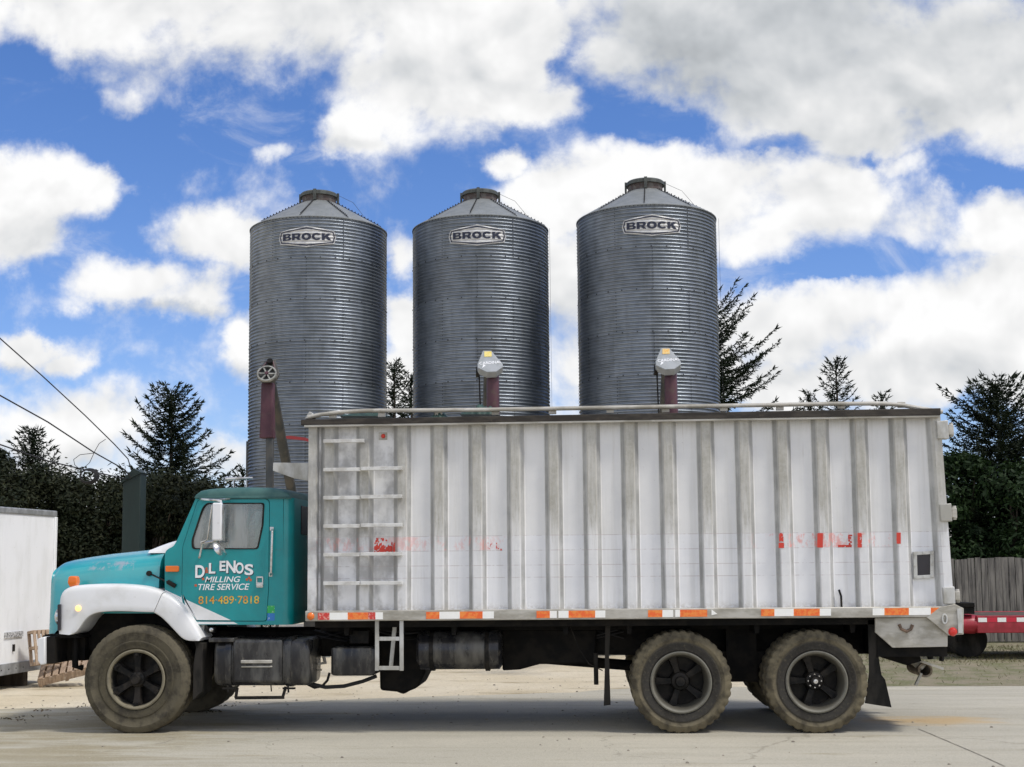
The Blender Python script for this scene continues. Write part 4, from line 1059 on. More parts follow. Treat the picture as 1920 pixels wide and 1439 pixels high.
mb = MB(); mb.tube([c + (u * cos(a) + w_ * sin(a)) * .23 for a in [k * 2 * pi / 28 for k in range(29)]], .014, 7); mb.tube([c + u * .22, c - u * .22], .012, 6); mb.tube([c, c - ax * -.0 + Vector((-.25, 0, -.25))], .02, 8); obj('steering_wheel', mb, M['iron'], TR)
# windscreen, pillars, roof
pa, pb = SP([(366, 936), (330, 1014)], .3)
nx = Vector((pa[0] - pb[0], 0, pa[1] - pb[1])).normalized()
mb = MB(); mb.vf([(pb[0] + .02, .29, pb[1]), (pb[0] + .02, mir(.29), pb[1]), (pa[0] + .02, mir(.29), pa[1]), (pa[0] + .02, .29, pa[1])], [(0, 1, 2, 3)])
obj('windscreen', mb, M['glass'], TR, smooth=0)
mb = MB(); mb.obox(((pa[0] + pb[0]) / 2 + .018, 1.25, (pa[1] + pb[1]) / 2), nx, (0, 1, 0), nx.cross(Vector((0, 1, 0))), .40, .02, .012); obj('windscreen_divider', mb, M['rubber'], TR)
ROOF = [(366, 934), (368.5, 926), (376, 918.5), (390, 915), (420, 912.5), (460, 911.5), (505, 912.5), (528, 916), (541, 923), (546, 934)]
mb = MB(); rings = []
base = SP(ROOF, .26); zb0 = base[0][1]
for y, k in ((.225, .25), (.228, .45), (.245, .70), (.29, .86), (.40, .95), (.7, 1.0), (1.25, 1.02)):
    rings.append([(x, y, zb0 + (z - zb0) * k) for x, z in base])
rings += [[(x, mir(y), z) for x, y, z in r] for r in reversed(rings[:-1])]
mb.loft(rings); rf_ = obj('cab_roof', mb, M['roofteal'], TR, smooth=50)
mb = MB(); mb.plate(SP([(366.5, 932), (545, 933), (545, 935.6), (365.5, 935)], .215), .215, .25); obj('drip_rail', mb, M['roofteal'], rf_, bevel=.003)
p = at(424, 899, 1.9); q_ = at(474, 897, 1.9)
mb = MB(); mb.tube([p, p + Vector((.04, 0, .004)), q_], [.035, .022, .014], 10); mb.tube([at(438, 899, 1.9), at(438, 914, 1.9)], .009, 6); mb.tube([at(462, 899, 1.9), at(462, 914, 1.9)], .009, 6); obj('air_horn', mb, M['chrome'], rf_)
# white sweep on cab flank and door
def sweep(pts, Y, par):
    mb = MB(); mb.plate(SP(pts, Y), Y - .0016, Y + .001); return obj('white_stripe', mb, M['white'], par, smooth=0)
L = lambda x: 1106 + (x - 309) * (1171 - 1106) / (448 - 309)
sweep([(309.5, L(309.5)), (339.8, L(339.8)), (339.8, 1116), (344, 1139), (366.5, 1166.3), (437.5, 1166.6), (446, 1170.5), (363, 1170.8), (338.5, 1131), (310, 1113)], Y0c - .001, CAB)
sweep([(344, L(344)), (433.0, 1163.3), (369, 1162.8), (347.6, 1136.5), (343.3, 1115)], Y0c - .0052, DOOR)
# lettering on the door
YL = Y0c - .0055
for ch, rc_, m_ in (('D', (366, 1060, 384, 1084), 'w'), ('L', (391.5, 1056, 404, 1076), 'w'), ('E', (411.5, 1052, 423, 1071), 'w'), ('N', (424, 1051.5, 442, 1075), 'w'), ('O', (441.5, 1055, 457, 1076), 'w'), ('S', (458.5, 1058, 475, 1079), 'w')):
    sh = tuple(v + d for v, d in zip(rc_, (1.3, 1.3, 1.3, 1.3)))
    text_part('lettering_shadow', ch, sh, YL, M['letterdark'], DOOR, .0012, .035)
    text_part('lettering', ch, rc_, YL - .0014, M['letterwhite'], DOOR, .0012, .03)
text_part('lettering', '&', (384.5, 1064, 391, 1075), YL, M['letterred'], DOOR, .0012, .02)
text_part('lettering', 'MILLING', (384, 1081, 451, 1092.5), YL, M['letterwhite'], DOOR, .0012, .012, .25)
text_part('lettering', 'TIRE SERVICE', (371.5, 1094.5, 468, 1107), YL, M['letterwhite'], DOOR, .0012, .012, .25)
text_part('lettering', '814·489·7818', (372, 1117.5, 486, 1133), YL, M['lettergold'], DOOR, .0012, .008)
mb = MB()
for cx_, cy_ in ((463, 1087), (467, 1084), (470, 1088), (381, 1086), (367, 1098)):
    c = at(cx_, cy_, YL); mb.box(c.x - .012, c.x + .012, YL - .001, YL, c.z - .012, c.z + .012)
obj('painted_flower', mb, M['letterred'], DOOR)
# door furniture
mb = MB(); mb.plate(fillet(SP([(481, 1081), (494, 1081), (494, 1102), (481, 1102)], Y0c), .01, 3), Y0c - .018, Y0c, [fillet(SP([(483, 1084), (492, 1084), (492, 1092.5), (483, 1092.5)], Y0c), .006, 2)]); dh = obj('door_handle', mb, M['chrome'], DOOR, bevel=.003)
mb = MB(); mb.plate(SP([(482, 1095), (493.5, 1095), (493.5, 1100), (482, 1100)], Y0c), Y0c - .03, Y0c - .017); obj('paddle', mb, M['chrome'], dh, bevel=.003)
mb = MB(); mb.tube([at(510.5, 992, Y0c), at(510.5, 996, Y0c - .06), at(508, 1075, Y0c - .06), at(507.5, 1079, Y0c)], .013, 8); mb.box(at(506.5, 992, Y0c).x, at(513.5, 992, Y0c).x, Y0c - .01, Y0c, S(450, 996, Y0c)[1], S(450, 989, Y0c)[1]); mb.box(at(504.5, 1078, Y0c).x, at(511, 1078, Y0c).x, Y0c - .01, Y0c, S(450, 1082, Y0c)[1], S(450, 1074, Y0c)[1]); obj('grab_handle', mb, M['chrome'], TR, bevel=.002)
for (y0_, y1_, m_) in ((1136, 1150, 'green_sticker'), (1150.3, 1164, 'blue_sticker')):
    mb = MB(); mb.plate(SP([(501.5, y0_), (515, y0_), (515, y1_), (501, y1_)], Y0c), Y0c - .0015, Y0c - .0002); obj('sticker', mb, M[m_], CAB, smooth=0)
# mirrors
for f in (0, 1):
    fy = (lambda y: mir(y)) if f else (lambda y: y)
    def A(px, py, y): v = at(px, py, y); v.y = fy(y); return v
    mb = MB(); a, b_ = S(398, 1014, .0), S(417, 943, .0)
    mb.box(a[0], b_[0], min(fy(-.02), fy(.045)), max(fy(-.02), fy(.045)), a[1], b_[1]); mr_ = obj('side_mirror', mb, M['white'], TR, bevel=.015, seg=3)
    mb = MB(); mb.box(b_[0] - .001, b_[0] + .004, min(fy(-.012), fy(.037)), max(fy(-.012), fy(.037)), a[1] + .02, b_[1] - .02); obj('mirror_glass', mb, M['chrome'], mr_)
    mb = MB()
    mb.tube([A(376, 936, .235), A(390, 937.5, .10), A(404, 938, .03), A(414, 940, .01), A(416, 946, .0), A(412, 1014, .02)], .013, 8); mb.tube([A(432, 936, .235), A(415, 937, .10), A(404, 938, .03)], .010, 7)
    mb.tube([A(398, 948, .02), A(389, 1012, .10), A(376, 1018, .10)], .009, 7); mb.tube([A(415, 1010, .01), A(402, 1015, .05), A(380, 1019, .12), A(374, 1046, .235)], .013, 8); mb.tube([A(409, 1016, .03), A(420, 1032, .12), A(424, 1039, .235)], .010, 7)
    obj('mirror_arm', mb, M['chrome'], mr_)
    c = A(409, 1029, .0); s = -1 if not f else 1
    mb = MB(); mb.lathe([(.001, -.01), (.06, -.004), (.078, .0), (.06, .02), (.001, .035)], (0, 0, 0), 'X', 22)
    rot = Matrix.Rotation(radians(20 * s), 3, 'Z') @ Matrix.Rotation(radians(-25), 3, 'Y'); bmesh.ops.transform(mb.bm, matrix=Matrix.Translation(c) @ rot.to_4x4(), verts=mb.bm.verts); obj('round_mirror', mb, M['chrome'], mr_)

def pd(px, py, d): return CAM + ray(px, py) * d
def onplane(px, py, p0, n):
    r = ray(px, py); return CAM + r * ((p0 - CAM).dot(n) / r.dot(n))

# ================================================================== grain silos
RS, ZE, ZB, PIT, AMP = 1.37, 8.47, 1.95, .0677, .0150
sil = [pd(596.5, 700, 26.45), pd(902.5, 700, 26.45), pd(1216.5, 700, 25.8)]
sil = [Vector((p.x, p.y, 0)) for p in sil]
def galv_mat(name, base, base2, metal=.75, rough=.42, rings=True):
    m = bpy.data.materials.new(name); m.use_nodes = True
    nt = m.node_tree; nt.nodes.clear(); q = NG(nt)
    b = q.n('ShaderNodeBsdfPrincipled'); o = q.n('ShaderNodeOutputMaterial'); nt.links.new(b.outputs[0], o.inputs[0])
    b.inputs['Metallic'].default_value = metal
    co = q.n('ShaderNodeTexCoord').outputs['Object']; oi = q.n('ShaderNodeObjectInfo').outputs['Random']
    x, y, z = q.sep(co)
    n1 = q.noise(co, 3.5, 6, .6); n2 = q.noise(q.v('MULTIPLY', co, (1, 1, .1)), 7, 6, .6)
    col = q.mix(q.mr(n1, .35, .68), (*base, 1), (*base2, 1))
    if rings:
        k = q.m('FLOOR', q.m('DIVIDE', q.m('SUBTRACT', ZE, z), .8128))
        an = q.m('FLOOR', q.m('MULTIPLY', q.m('ADD', q.m('ARCTAN2', x, y), q.m('MULTIPLY', k, .52)), 3 / pi))
        wn = q.n('ShaderNodeTexWhiteNoise', noise_dimensions='3D'); q.put(wn.inputs['Vector'], q.xyz(k, an, q.m('MULTIPLY', oi, 9)))
        f = q.m('ADD', .88, q.m('MULTIPLY', wn.outputs['Value'], .24))
        col = q.v('SCALE', col); q.put(nt.nodes[-1].inputs['Scale'], f)
    col = q.mix(q.m('MULTIPLY', q.mr(n2, .5, .75), .3), col, (.12, .125, .12, 1))
    q.put(b.inputs['Base Color'], col); q.put(b.inputs['Roughness'], q.m('ADD', rough - .06, q.m('MULTIPLY', n1, .16)))
    return m
M['galv'] = galv_mat('corrugated_galvanised_steel', (.285, .318, .362), (.215, .242, .275), .88, .40)
M['galvroof'] = galv_mat('dull_galvanised_roof', (.27, .285, .285), (.21, .225, .225), .35, .55, False)
M['signwhite'] = mat('weathered_sign_white', (.68, .68, .67), (.52, .52, .52), 6, rough=.5, metal=.1)
M['bolt'] = mat('dark_bolts', (.02, .02, .022), rough=.6)
M['collar'] = mat('weathered_grey_lid', (.10, .11, .10), (.06, .065, .06), 9, rough=.6, metal=.3)

def build_silo(base, label):
    t = thing('grain_silo', label, 'silo', base, 'three matching grain silos')
    B = Vector(base)
    n = 112
    mb = MB(); prof = []
    z = ZB; k = 0
    while z < ZE:
        prof.append((RS + AMP * cos(2 * pi * (ZE - z) / PIT), z)); z += PIT / 8
    prof.append((RS + AMP, ZE))
    mb.lathe(prof, B, 'Z', n)
    wall_mb = mb
    # bolts: sheet laps and vertical seams
    mb = MB()
    def bolt(a, z, s=.011, r=RS + AMP):
        u = Vector((sin(a), -cos(a), 0)); tt = Vector((cos(a), sin(a), 0))
        mb.obox(B + u * (r + .002) + Vector((0, 0, z)), u, tt, (0, 0, 1), .004, s, s)
    for kk in range(0, 8):
        zz = ZE - .8128 * kk - (.02 if kk == 0 else 0)
        nb = 110 if kk == 0 else 30
        for j in range(nb): bolt(2 * pi * j / nb + .02, zz, .009 if kk == 0 else .0115)
        for j in range(6):
            a = radians(2) + j * pi / 3 + (pi / 6 if kk % 2 == 0 else 0)
            for q_ in range(12): bolt(a, zz - .034 - q_ * PIT, .0075)
    obj('bolts', mb, M['bolt'], t, smooth=0)
    # vertical lap strips, part of the wall sheet
    mb = wall_mb
    for kk in range(0, 8):
        zz = ZE - .8128 * kk
        for j in range(6):
            a = radians(3.2) + j * pi / 3 + (pi / 6 if kk % 2 == 0 else 0)
            pr = []
            for i in range(97):
                z_ = zz - i * .8128 / 96
                pr.append(z_)
            rings = []
            for z_ in pr:
                if z_ < ZB: break
                r = RS + AMP * cos(2 * pi * (ZE - z_) / PIT)
                ring = []
                for da, dr in ((-.012, .001), (-.012, .0035), (.012, .0035), (.012, .001)):
                    ring.append(B + Vector((sin(a + da) * (r + dr), -cos(a + da) * (r + dr), z_)))
                rings.append(ring)
            if len(rings) > 2: mb.loft(rings)
    obj('silo_wall', mb, M['galv'], t, smooth=60)
    # roof, collar, lid
    zr = ZE + (RS - .36) * math.tan(radians(31))
    mb = MB(); mb.lathe([(RS + .022, ZE - .012), (RS + .024, ZE + .003), (RS + .01, ZE + .012), (.36, zr), (.33, zr + .004)], B, 'Z', 72); rfo = obj('silo_roof', mb, M['galvroof'], t, smooth=25)
    mb = MB()
    for j in range(9):
        a = radians(2 if True else 0) + j * 2 * pi / 9 - .10
        p0 = B + Vector((sin(a) * RS, -cos(a) * RS, ZE + .03)); p1 = B + Vector((sin(a + .0) * .38, -cos(a + .0) * .38, zr + .0))
        mb.tube([p0, p1], .0065, 5)
        for q_ in range(1, 14):
            p = p0.lerp(p1, q_ / 14); mb.obox(p + Vector((0, 0, .014)), (1, 0, 0), (0, 1, 0), (0, 0, 1), .010, .010, .012)
    obj('roof_seams', mb, M['bolt'], rfo)
    mb = MB(); mb.lathe([(.345, zr - .02), (.345, zr + .17), (.30, zr + .17)], B, 'Z', 40); co_ = obj('collar', mb, mat('rusty_collar', (.07, .05, .045), (.12, .11, .10), 9, rough=.7) if 'rusty_collar' not in bpy.data.materials else bpy.data.materials['rusty_collar'], t)
    mb = MB(); mb.lathe([(.33, zr + .13), (.385, zr + .13), (.385, zr + .19), (.36, zr + .215), (.2, zr + .25), (.001, zr + .262)], B, 'Z', 40); obj('lid', mb, M['collar'], t)
    mb = MB()
    for a in (-pi / 2, -.02, pi / 2, 2.6):
        u = Vector((sin(a), -cos(a), 0)); tt = Vector((cos(a), sin(a), 0))
        mb.obox(B + u * .39 + Vector((0, 0, zr + .11)), u, tt, (0, 0, 1), .02, .03, .11)
    obj('lid_clamps', mb, M['collar'], t)
    a0 = 1.25
    mb = MB(); mb.tube([B + Vector((.40, -.05, zr + .17)), B + Vector((.72, -.09, zr - .0)), B + Vector((1.08, -.2, ZE + .12))], .0035, 4); mb.tube([B + Vector((1.42, -.2, ZE + .0)), B + Vector((1.43, -.2, 2.2))], .0025, 4); obj('lid_cable', mb, M['cable'], t)
    # name board
    SA, zc_ = radians(2), ZE - .415
    def cyl(u, v, off): a = SA + u / RS; r = RS + off; return B + Vector((sin(a) * r, -cos(a) * r, zc_ + v))
    HEX = [(-.565, .0), (-.535, .125), (0, .215), (.535, .125), (.565, 0), (.535, -.125), (0, -.205), (-.535, -.125)]
    def env(u, k):
        u = abs(u) / k
        hi = .215 + (.125 - .215) * u / .535 if u <= .535 else .125 * (1 - (u - .535) / .03)
        lo = -(.205 + (.125 - .205) * u / .535) if u <= .535 else -.125 * (1 - (u - .535) / .03)
        return hi * k, lo * k
    mb = MB(); rings = []
    us = [-.5645 + .5645 * 2 * i / 60 for i in range(61)]
    cols = []
    for u in us:
        h, l = env(u, 1); col = []
        for j in range(33):
            v = l + (h - l) * j / 32
            off = .55 * AMP * cos(2 * pi * (-(zc_ + v) + ZE) / PIT) + .55 * AMP + .003
            col.append(cyl(u, v, off))
        cols.append(col)
    mb.loft(cols, False, False)
    sg = obj('name_board', mb, M['signwhite'], t, smooth=60)
    sm = sg.modifiers.new('thick', 'SOLIDIFY'); sm.thickness = .004; sm.offset = -1
    mb = MB()
    def hexring(k0, k1, off):
        pts = []
        N = 8
        dens = []
        for i in range(N):
            a, b = Vector(HEX[i]), Vector(HEX[(i + 1) % N]); nn = max(2, int((b - a).length / .04))
            for j in range(nn): dens.append(a.lerp(b, j / nn))
        o_ = [(p.x * (1 - k0 / .565), p.y * (1 - k0 / .17)) for p in dens]; i_ = [(p.x * (1 - k1 / .565), p.y * (1 - k1 / .17)) for p in dens]
        ra = [cyl(u, v, off + .004) for u, v in o_]; rb = [cyl(u, v, off + .004) for u, v in i_]
        rc = [cyl(u, v, off) for u, v in i_]; rd = [cyl(u, v, off) for u, v in o_]
        mb.loft([ra, rb, rc, rd, ra], True, False)
    hexring(.022, .042, AMP + .006)
    obj('border', mb, M['letterdark'], sg, smooth=0)
    def arc(cx, cy, rx, ry, a0, a1, n=8): return [(cx + rx * cos(a0 + (a1 - a0) * k / n), cy + ry * sin(a0 + (a1 - a0) * k / n)) for k in range(n + 1)]
    H_ = pi / 2
    GL = {'B': [[(0, 0), (.68, 0)] + arc(.72, .27, .25, .27, -H_, H_ * .9, 7) + arc(.68, .76, .22, .24, -H_ * .9, H_, 7) + [(0, 1)], [(.30, .18), (.30, .40), (.66, .40), (.70, .29), (.66, .18)], [(.30, .60), (.30, .82), (.62, .82), (.67, .71), (.62, .60)]],
          'R': [[(0, 0), (.30, 0), (.30, .34), (.46, .34), (.66, 0), (1.0, 0), (.76, .38)] + arc(.68, .69, .27, .31, -.9, H_, 8) + [(0, 1)], [(.30, .54), (.30, .81), (.62, .81), (.68, .675), (.62, .54)]],
          'O': [arc(.5, .5, .52, .53, 0, 2 * pi * 31 / 32, 31), arc(.5, .5, .22, .30, 0, 2 * pi * 31 / 32, 31)],
          'C': [arc(.52, .5, .52, .53, .62, 2 * pi - .62, 24) + arc(.52, .5, .24, .30, 2 * pi - .75, .75, 18)],
          'K': [[(0, 0), (.30, 0), (.30, .30), (.42, .42), (.66, 0), (1.02, 0), (.63, .63), (.98, 1), (.62, 1), (.30, .64), (.30, 1), (0, 1)]]}
    mb = MB()
    for k, ch in enumerate('BROCK'):
        x0_ = -.475 + k * .192; lp = [[(x0_ + px * .178, (py - .5) * .135 + .006) for px, py in L_] for L_ in GL[ch]]
        tm = MB(); tm.plate(lp[0], 0, 1, lp[1:])
        bmesh.ops.recalc_face_normals(tm.bm, faces=tm.bm.faces); bmesh.ops.triangulate(tm.bm, faces=tm.bm.faces)
        vm = {v: mb.bm.verts.new(cyl(v.co.x, v.co.z, AMP + (.012 if v.co.y < .5 else .005))) for v in tm.bm.verts}
        for f in tm.bm.faces: mb.bm.faces.new([vm[v] for v in f.verts])
        tm.bm.free()
    obj('lettering', mb, M['letterdark'], sg, smooth=0)
    # hopper, legs and boot below (behind the truck)
    mb = MB(); mb.lathe([(RS, ZB + .01), (RS + .03, ZB - .02), (.22, .72), (.22, .5), (.001, .5)], B, 'Z', 48); obj('hopper', mb, M['galvroof'], t)
    for j in range(6):
        a = radians(20) + j * pi / 3
        mb = MB(); mb.box(B.x + sin(a) * (RS + .05) - .05, B.x + sin(a) * (RS + .05) + .05, B.y - cos(a) * (RS + .05) - .05, B.y - cos(a) * (RS + .05) + .05, 0, 3.0); obj('leg', mb, M['galvroof'], t)
    return t
s0 = build_silo(sil[0], 'leftmost corrugated steel silo, standing behind the truck cab and its auger with the open pulley')
for p, lab in ((sil[1], 'middle corrugated steel silo, standing between the two others behind the white box'),
               (sil[2], 'rightmost corrugated steel silo, standing beside the tall spruce behind the white box')):
    c = copy_tree(s0); c.location = p; c['label'] = lab

# ================================================================== augers between silos and truck
def auger(head, sp, label, guard, foot):
    t = thing('grain_auger', label, 'auger', (head.x, head.y, 0), 'unloading augers in front of the silos')
    ax = (foot - head).normalized()
    n = -ax
    tt = Vector((1, 0, 0)); tt = (tt - n * tt.dot(n)).normalized(); up = n.cross(tt) * -1
    if up.z < 0: up = -up
    mb = MB(); mb.tube([head + ax * .10, foot], .082, 16); obj('auger_tube', mb, M['augertube'], t)
    mb = MB(); mb.box(foot.x - .2, foot.x + .2, foot.y - .3, foot.y + .3, foot.z - .2, foot.z + .16); obj('auger_boot', mb, M['augertube'], t, bevel=.02)
    mid = head.lerp(foot, .55)
    mb = MB(); mb.tube([mid + Vector((-.0, 0, -.05)), Vector((mid.x - .5, mid.y, 0))], .03, 8); mb.tube([mid + Vector((.0, 0, -.05)), Vector((mid.x + .5, mid.y, 0))], .03, 8); obj('support_legs', mb, M['augertube'], t)
    return t, ax, n, tt, up
def prism_n(pts, n, th):
    mb = MB(); mb.loft([[p for p in pts], [p - n * th for p in pts]]); return mb
heads = []
for k, (hx, hy, si, lab) in enumerate(((917, 684, 1, 'grain auger with a yellow-stickered grey belt guard rising in front of the middle silo'), (1251, 679, 2, 'grain auger with an orange-stickered grey belt guard rising in front of the right silo'))):
    h = pd(hx, hy, 19.8); foot = Vector((sil[si].x, sil[si].y, .62))
    t, ax, n, tt, up = auger(h, None, lab, True, foot)
    dx_, dy_ = hx - 917, hy - 684
    gp = [(905.5, 657.5), (921, 657.5), (942.5, 683), (943, 688), (931, 697), (913, 698), (896, 690), (895, 683)]
    pts = [onplane(x + dx_, y + dy_, h, n) for x, y in gp]
    gd = obj('belt_guard', prism_n(pts, n, .14), M['guard'], t, bevel=.006)
    st_ = [onplane(x + dx_, y + dy_, h + n * .002, n) for x, y in ((908, 659.5), (921.5, 659.5), (922, 669), (908, 669.5))]
    obj('sticker', prism_n([p + n * .003 for p in st_], n, .003), M['yellow'] if k == 0 else mat('orange_sticker', (.75, .38, .06), (.7, .6, .3), 60, rough=.5), gd, smooth=0)
    cu = bpy.data.curves.new('lettering', 'FONT'); cu.body = 'CARDINAL'; cu.offset = .02; cu.extrude = .5
    to = bpy.data.objects.new('lettering', cu); me = bpy.data.meshes.new_from_object(to); bpy.data.objects.remove(to)
    mb = MB(); mb.bm.from_mesh(me); bpy.data.meshes.remove(me)
    xs = [v.co.x for v in mb.bm.verts]; ys = [v.co.y for v in mb.bm.verts]
    a0, b0, c0 = onplane(899 + dx_, 684.5 + dy_, h, n), onplane(940.5 + dx_, 681.5 + dy_, h, n), onplane(899 + dx_, 679.5 + dy_, h, n)
    for v in mb.bm.verts:
        fx_ = (v.co.x - min(xs)) / (max(xs) - min(xs)); fy_ = (v.co.y - min(ys)) / (max(ys) - min(ys)) if False else None
        v.tag = False
    x0_, x1_, y0_, y1_ = min(xs), max(xs), min(ys), max(ys)
    for v in mb.bm.verts:
        v.co = a0 + (b0 - a0) * ((v.co.x - x0_) / (x1_ - x0_)) + (c0 - a0) * ((v.co.y - y0_) / (y1_ - y0_)) + n * (.004 if v.co.z > 0 else .0005)
    obj('lettering', mb, M['letterwhite'], gd, smooth=0)
    wd = [onplane(x + dx_, y + dy_, h, n) + n * .003 for x, y in ((904, 690.5), (906.5, 683), (910.5, 686))]
    obj('wing_mark', prism_n(wd, n, .0025), M['letterwhite'], gd, smooth=0)
    # maroon spout, hanging straight down behind the guard
    c = h + ax * .22 + tt * .03
    mb = MB(); zt, zl = h.z - .10, h.z - 1.15
    mb.loft([[Vector((c.x + .03 + r * cos(a), c.y + r * sin(a), z)) for a in [q_ * 2 * pi / 14 for q_ in range(14)]] for r, z in ((.085, zt + .06), (.095, zt - .02), (.10, zt - .5), (.115, zl))])
    obj('spout', mb, M['maroon'], t)
    mb = MB(); mb.obox(h + ax * .16 - tt * .165 + up * -.02, tt, n, up, .03, .05, .06); mb.tube([h + ax * .2 - tt * .15, Vector((h.x - .13, h.y + .1, h.z - 1.2))], .012, 6); obj('shaft_bearing', mb, M['iron'], t)
h = pd(503, 695, 19.8); foot = Vector((sil[0].x, sil[0].y, .62))
t, ax, n, tt, up = auger(h, None, 'grain auger with an uncovered spoked pulley and long maroon spout, rising behind the truck cab', False, foot)
bp = [(497, 676), (516, 674), (524, 700), (520, 708), (511, 714), (492, 715), (482, 708), (480.5, 701)]
obj('back_plate', prism_n([onplane(x, y, h, n) for x, y in bp], n, .05), M['augertube'], t, bevel=.006)
pc = onplane(500, 699.7, h + n * .05, n); rp = (onplane(518.5, 699.7, h + n * .05, n) - pc).length
def circ(c, r, k=36): return [c + (tt * cos(2 * pi * i / k) + up * sin(2 * pi * i / k)) * r for i in range(k)]
mb = MB(); mb.loft([circ(pc, rp), circ(pc, rp * .85), circ(pc - n * .04, rp * .85), circ(pc - n * .04, rp), circ(pc, rp)], True, False)
for j in range(6):
    a = j * pi / 3; u = tt * cos(a) + up * sin(a); w_ = tt * -sin(a) + up * cos(a)
    mb.obox(pc + u * rp * .5 - n * .015, u, w_, n, rp * .42, .011, .008)
pu = obj('pulley', mb, mat('pale_worn_pulley', (.34, .34, .31), (.20, .20, .18), 15, rough=.5, metal=.3), t)
mb = MB(); mb.loft([circ(pc + n * .012, .028, 14), circ(pc - n * .04, .03, 14)]); obj('pulley_hub', mb, M['maroon'], pu)
p2 = onplane(506, 677, h + n * .05, n)
mb = MB(); mb.loft([circ(p2 + n * .01, .045, 18), circ(p2 - n * .05, .045, 18)]); obj('drive_pulley', mb, M['iron'], t)
mb = MB()
for s_ in (-1, 1): mb.tube([pc + tt * s_ * rp * .98 - n * .02, p2 + tt * s_ * .045 - n * .02], .011, 6)
obj('belt', mb, M['maroon'], t)
c = h + ax * .20
def sect(px0, px1, py, Y, dpt): a, b = at(px0, py, Y), at(px1, py, Y); return [Vector((a.x, Y, a.z)), Vector((b.x, Y, a.z)), Vector((b.x, Y + dpt, a.z)), Vector((a.x, Y + dpt, a.z))]
Yc = h.y + .02
mb = MB(); mb.loft([sect(491, 510, 716, Yc, .16), sect(489, 511.5, 722, Yc, .16), sect(488, 511, 770, Yc, .17), sect(485.5, 512, 822, Yc, .18)]); obj('spout', mb, M['maroon'], t, bevel=.02, seg=3)
mb = MB(); mb.loft([sect(498, 511, 818, Yc + .03, .11), sect(498, 510.5, 925, Yc + .03, .11)]); obj('spout_extension', mb, M['augertube'], t, bevel=.01)
mb = MB(); mb.plate(SP([(536, 818), (545, 817.5), (573, 821), (580, 824), (579, 829), (569, 826), (537, 823)], 4.0), 4.0, 4.03)
tag(obj('crank_arm', mb, mat('red_arm_paint', (.32, .03, .03), rough=.5), t), None)

# steel post at the left silo
p = pd(466.5, 828, 27.6); mb = MB(); mb.box(p.x - .045, p.x + .045, p.y - .05, p.y + .05, 0, p.z)
tag(obj('steel_post', mb, M['augertube'], None, bevel=.008), 'thin dark square post standing against the left edge of the leftmost silo', 'post')

# ================================================================== white box trailer at the left
P1, P0 = pd(105, 1100, 20.0), pd(0, 1100, 18.4)
zt, zl = pd(104, 964, 20.0).z, pd(104, 1248, 20.0).z
fl_ = Vector((P0.x - P1.x, P0.y - P1.y, 0)).normalized(); lf = Vector((fl_.y, -fl_.x, 0))
if lf.x > 0: lf = -lf
TW = thing('box_trailer', 'white sheet-sided box trailer body at the left edge, seen past the truck nose', 'trailer', (P1.x, P1.y, 0))
C1 = Vector((P1.x, P1.y, 0))
def tbox(mb, a0, a1, b0, b1, z0, z1): return mb.obox(C1 + fl_ * (a0 + a1) / 2 + lf * (b0 + b1) / 2 + Vector((0, 0, (z0 + z1) / 2)), fl_, lf, (0, 0, 1), (a1 - a0) / 2, (b1 - b0) / 2, (z1 - z0) / 2)
mb = MB(); tbox(mb, .02, 6.0, .02, 2.4, zl + .02, zt - .04); obj('body', mb, M['trailerwhite'], TW)
mb = MB(); tbox(mb, .0, 6.02, 0, 2.42, zt - .045, zt + .05); obj('top_rail', mb, M['trailergrey'], TW, bevel=.02)
mb = MB(); tbox(mb, .0, 6.02, 0, 2.42, zl - .02, zl + .14); lr = obj('bottom_rail', mb, M['trailergrey'], TW, bevel=.008)
mb = MB()
for k in range(24): tbox(mb, .12 + k * .2, .135 + k * .2, -.006, .002, zl + .05, zl + .065)
obj('rivets', mb, M['iron'], lr)
for b in (.0, 2.36): mb = MB(); tbox(mb, -.004, .07, b - .003, b + .063, zl + .14, zt - .045); obj('corner_post', mb, M['trailergrey'] if False else M['trailerwhite'], TW, bevel=.012)
mb = MB(); tbox(mb, .95, 1.45, -.002, .022, zl + .50, zl + .58); obj('label_plate', mb, mat('speckled_label', (.55, .55, .55), (.12, .12, .12), 40, lo=.5, hi=.55), TW)
mb = MB(); tbox(mb, 1.18, 1.21, -.008, .022, zl + .30, zl + .40); obj('rail_latch', mb, M['iron'], TW)
for a in (.6, 2.4, 4.2, 5.6): mb = MB(); tbox(mb, a, a + .14, .1, 2.3, 0, zl - .019); obj('skid', mb, M['bark'], TW)

# ================================================================== pallets by the trailer
def pallet(name, label, c, rot, L=1.05, Wd=.85):
    t = thing(name, label, 'pallet', c, 'old wooden pallets by the trailer')
    Mx = Matrix.Translation(c) @ rot.to_4x4()
    def bld(nm, boxes, m):
        mb = MB()
        for b in boxes: mb.box(*b)
        bmesh.ops.transform(mb.bm, matrix=Mx, verts=mb.bm.verts); return obj(nm, mb, m, t, bevel=.004)
    bld('deck_boards', [(-L / 2 + k * L / 7 + .01, -L / 2 + (k + 1) * L / 7 - .02, -Wd / 2, Wd / 2, .052, .072) for k in range(7)], M['wood'])
    bld('stringers', [(-L / 2, L / 2, y - .022, y + .022, -.05, .0515) for y in (-Wd / 2 + .022, 0, Wd / 2 - .022)], M['wood'])
    bld('bottom_boards', [(-L / 2 + k * L / 4 - .04 + .05, -L / 2 + k * L / 4 + .06, -Wd / 2, Wd / 2, -.070, -.0505) for k in (0, 2, 3.6)], M['wood'])
    return t
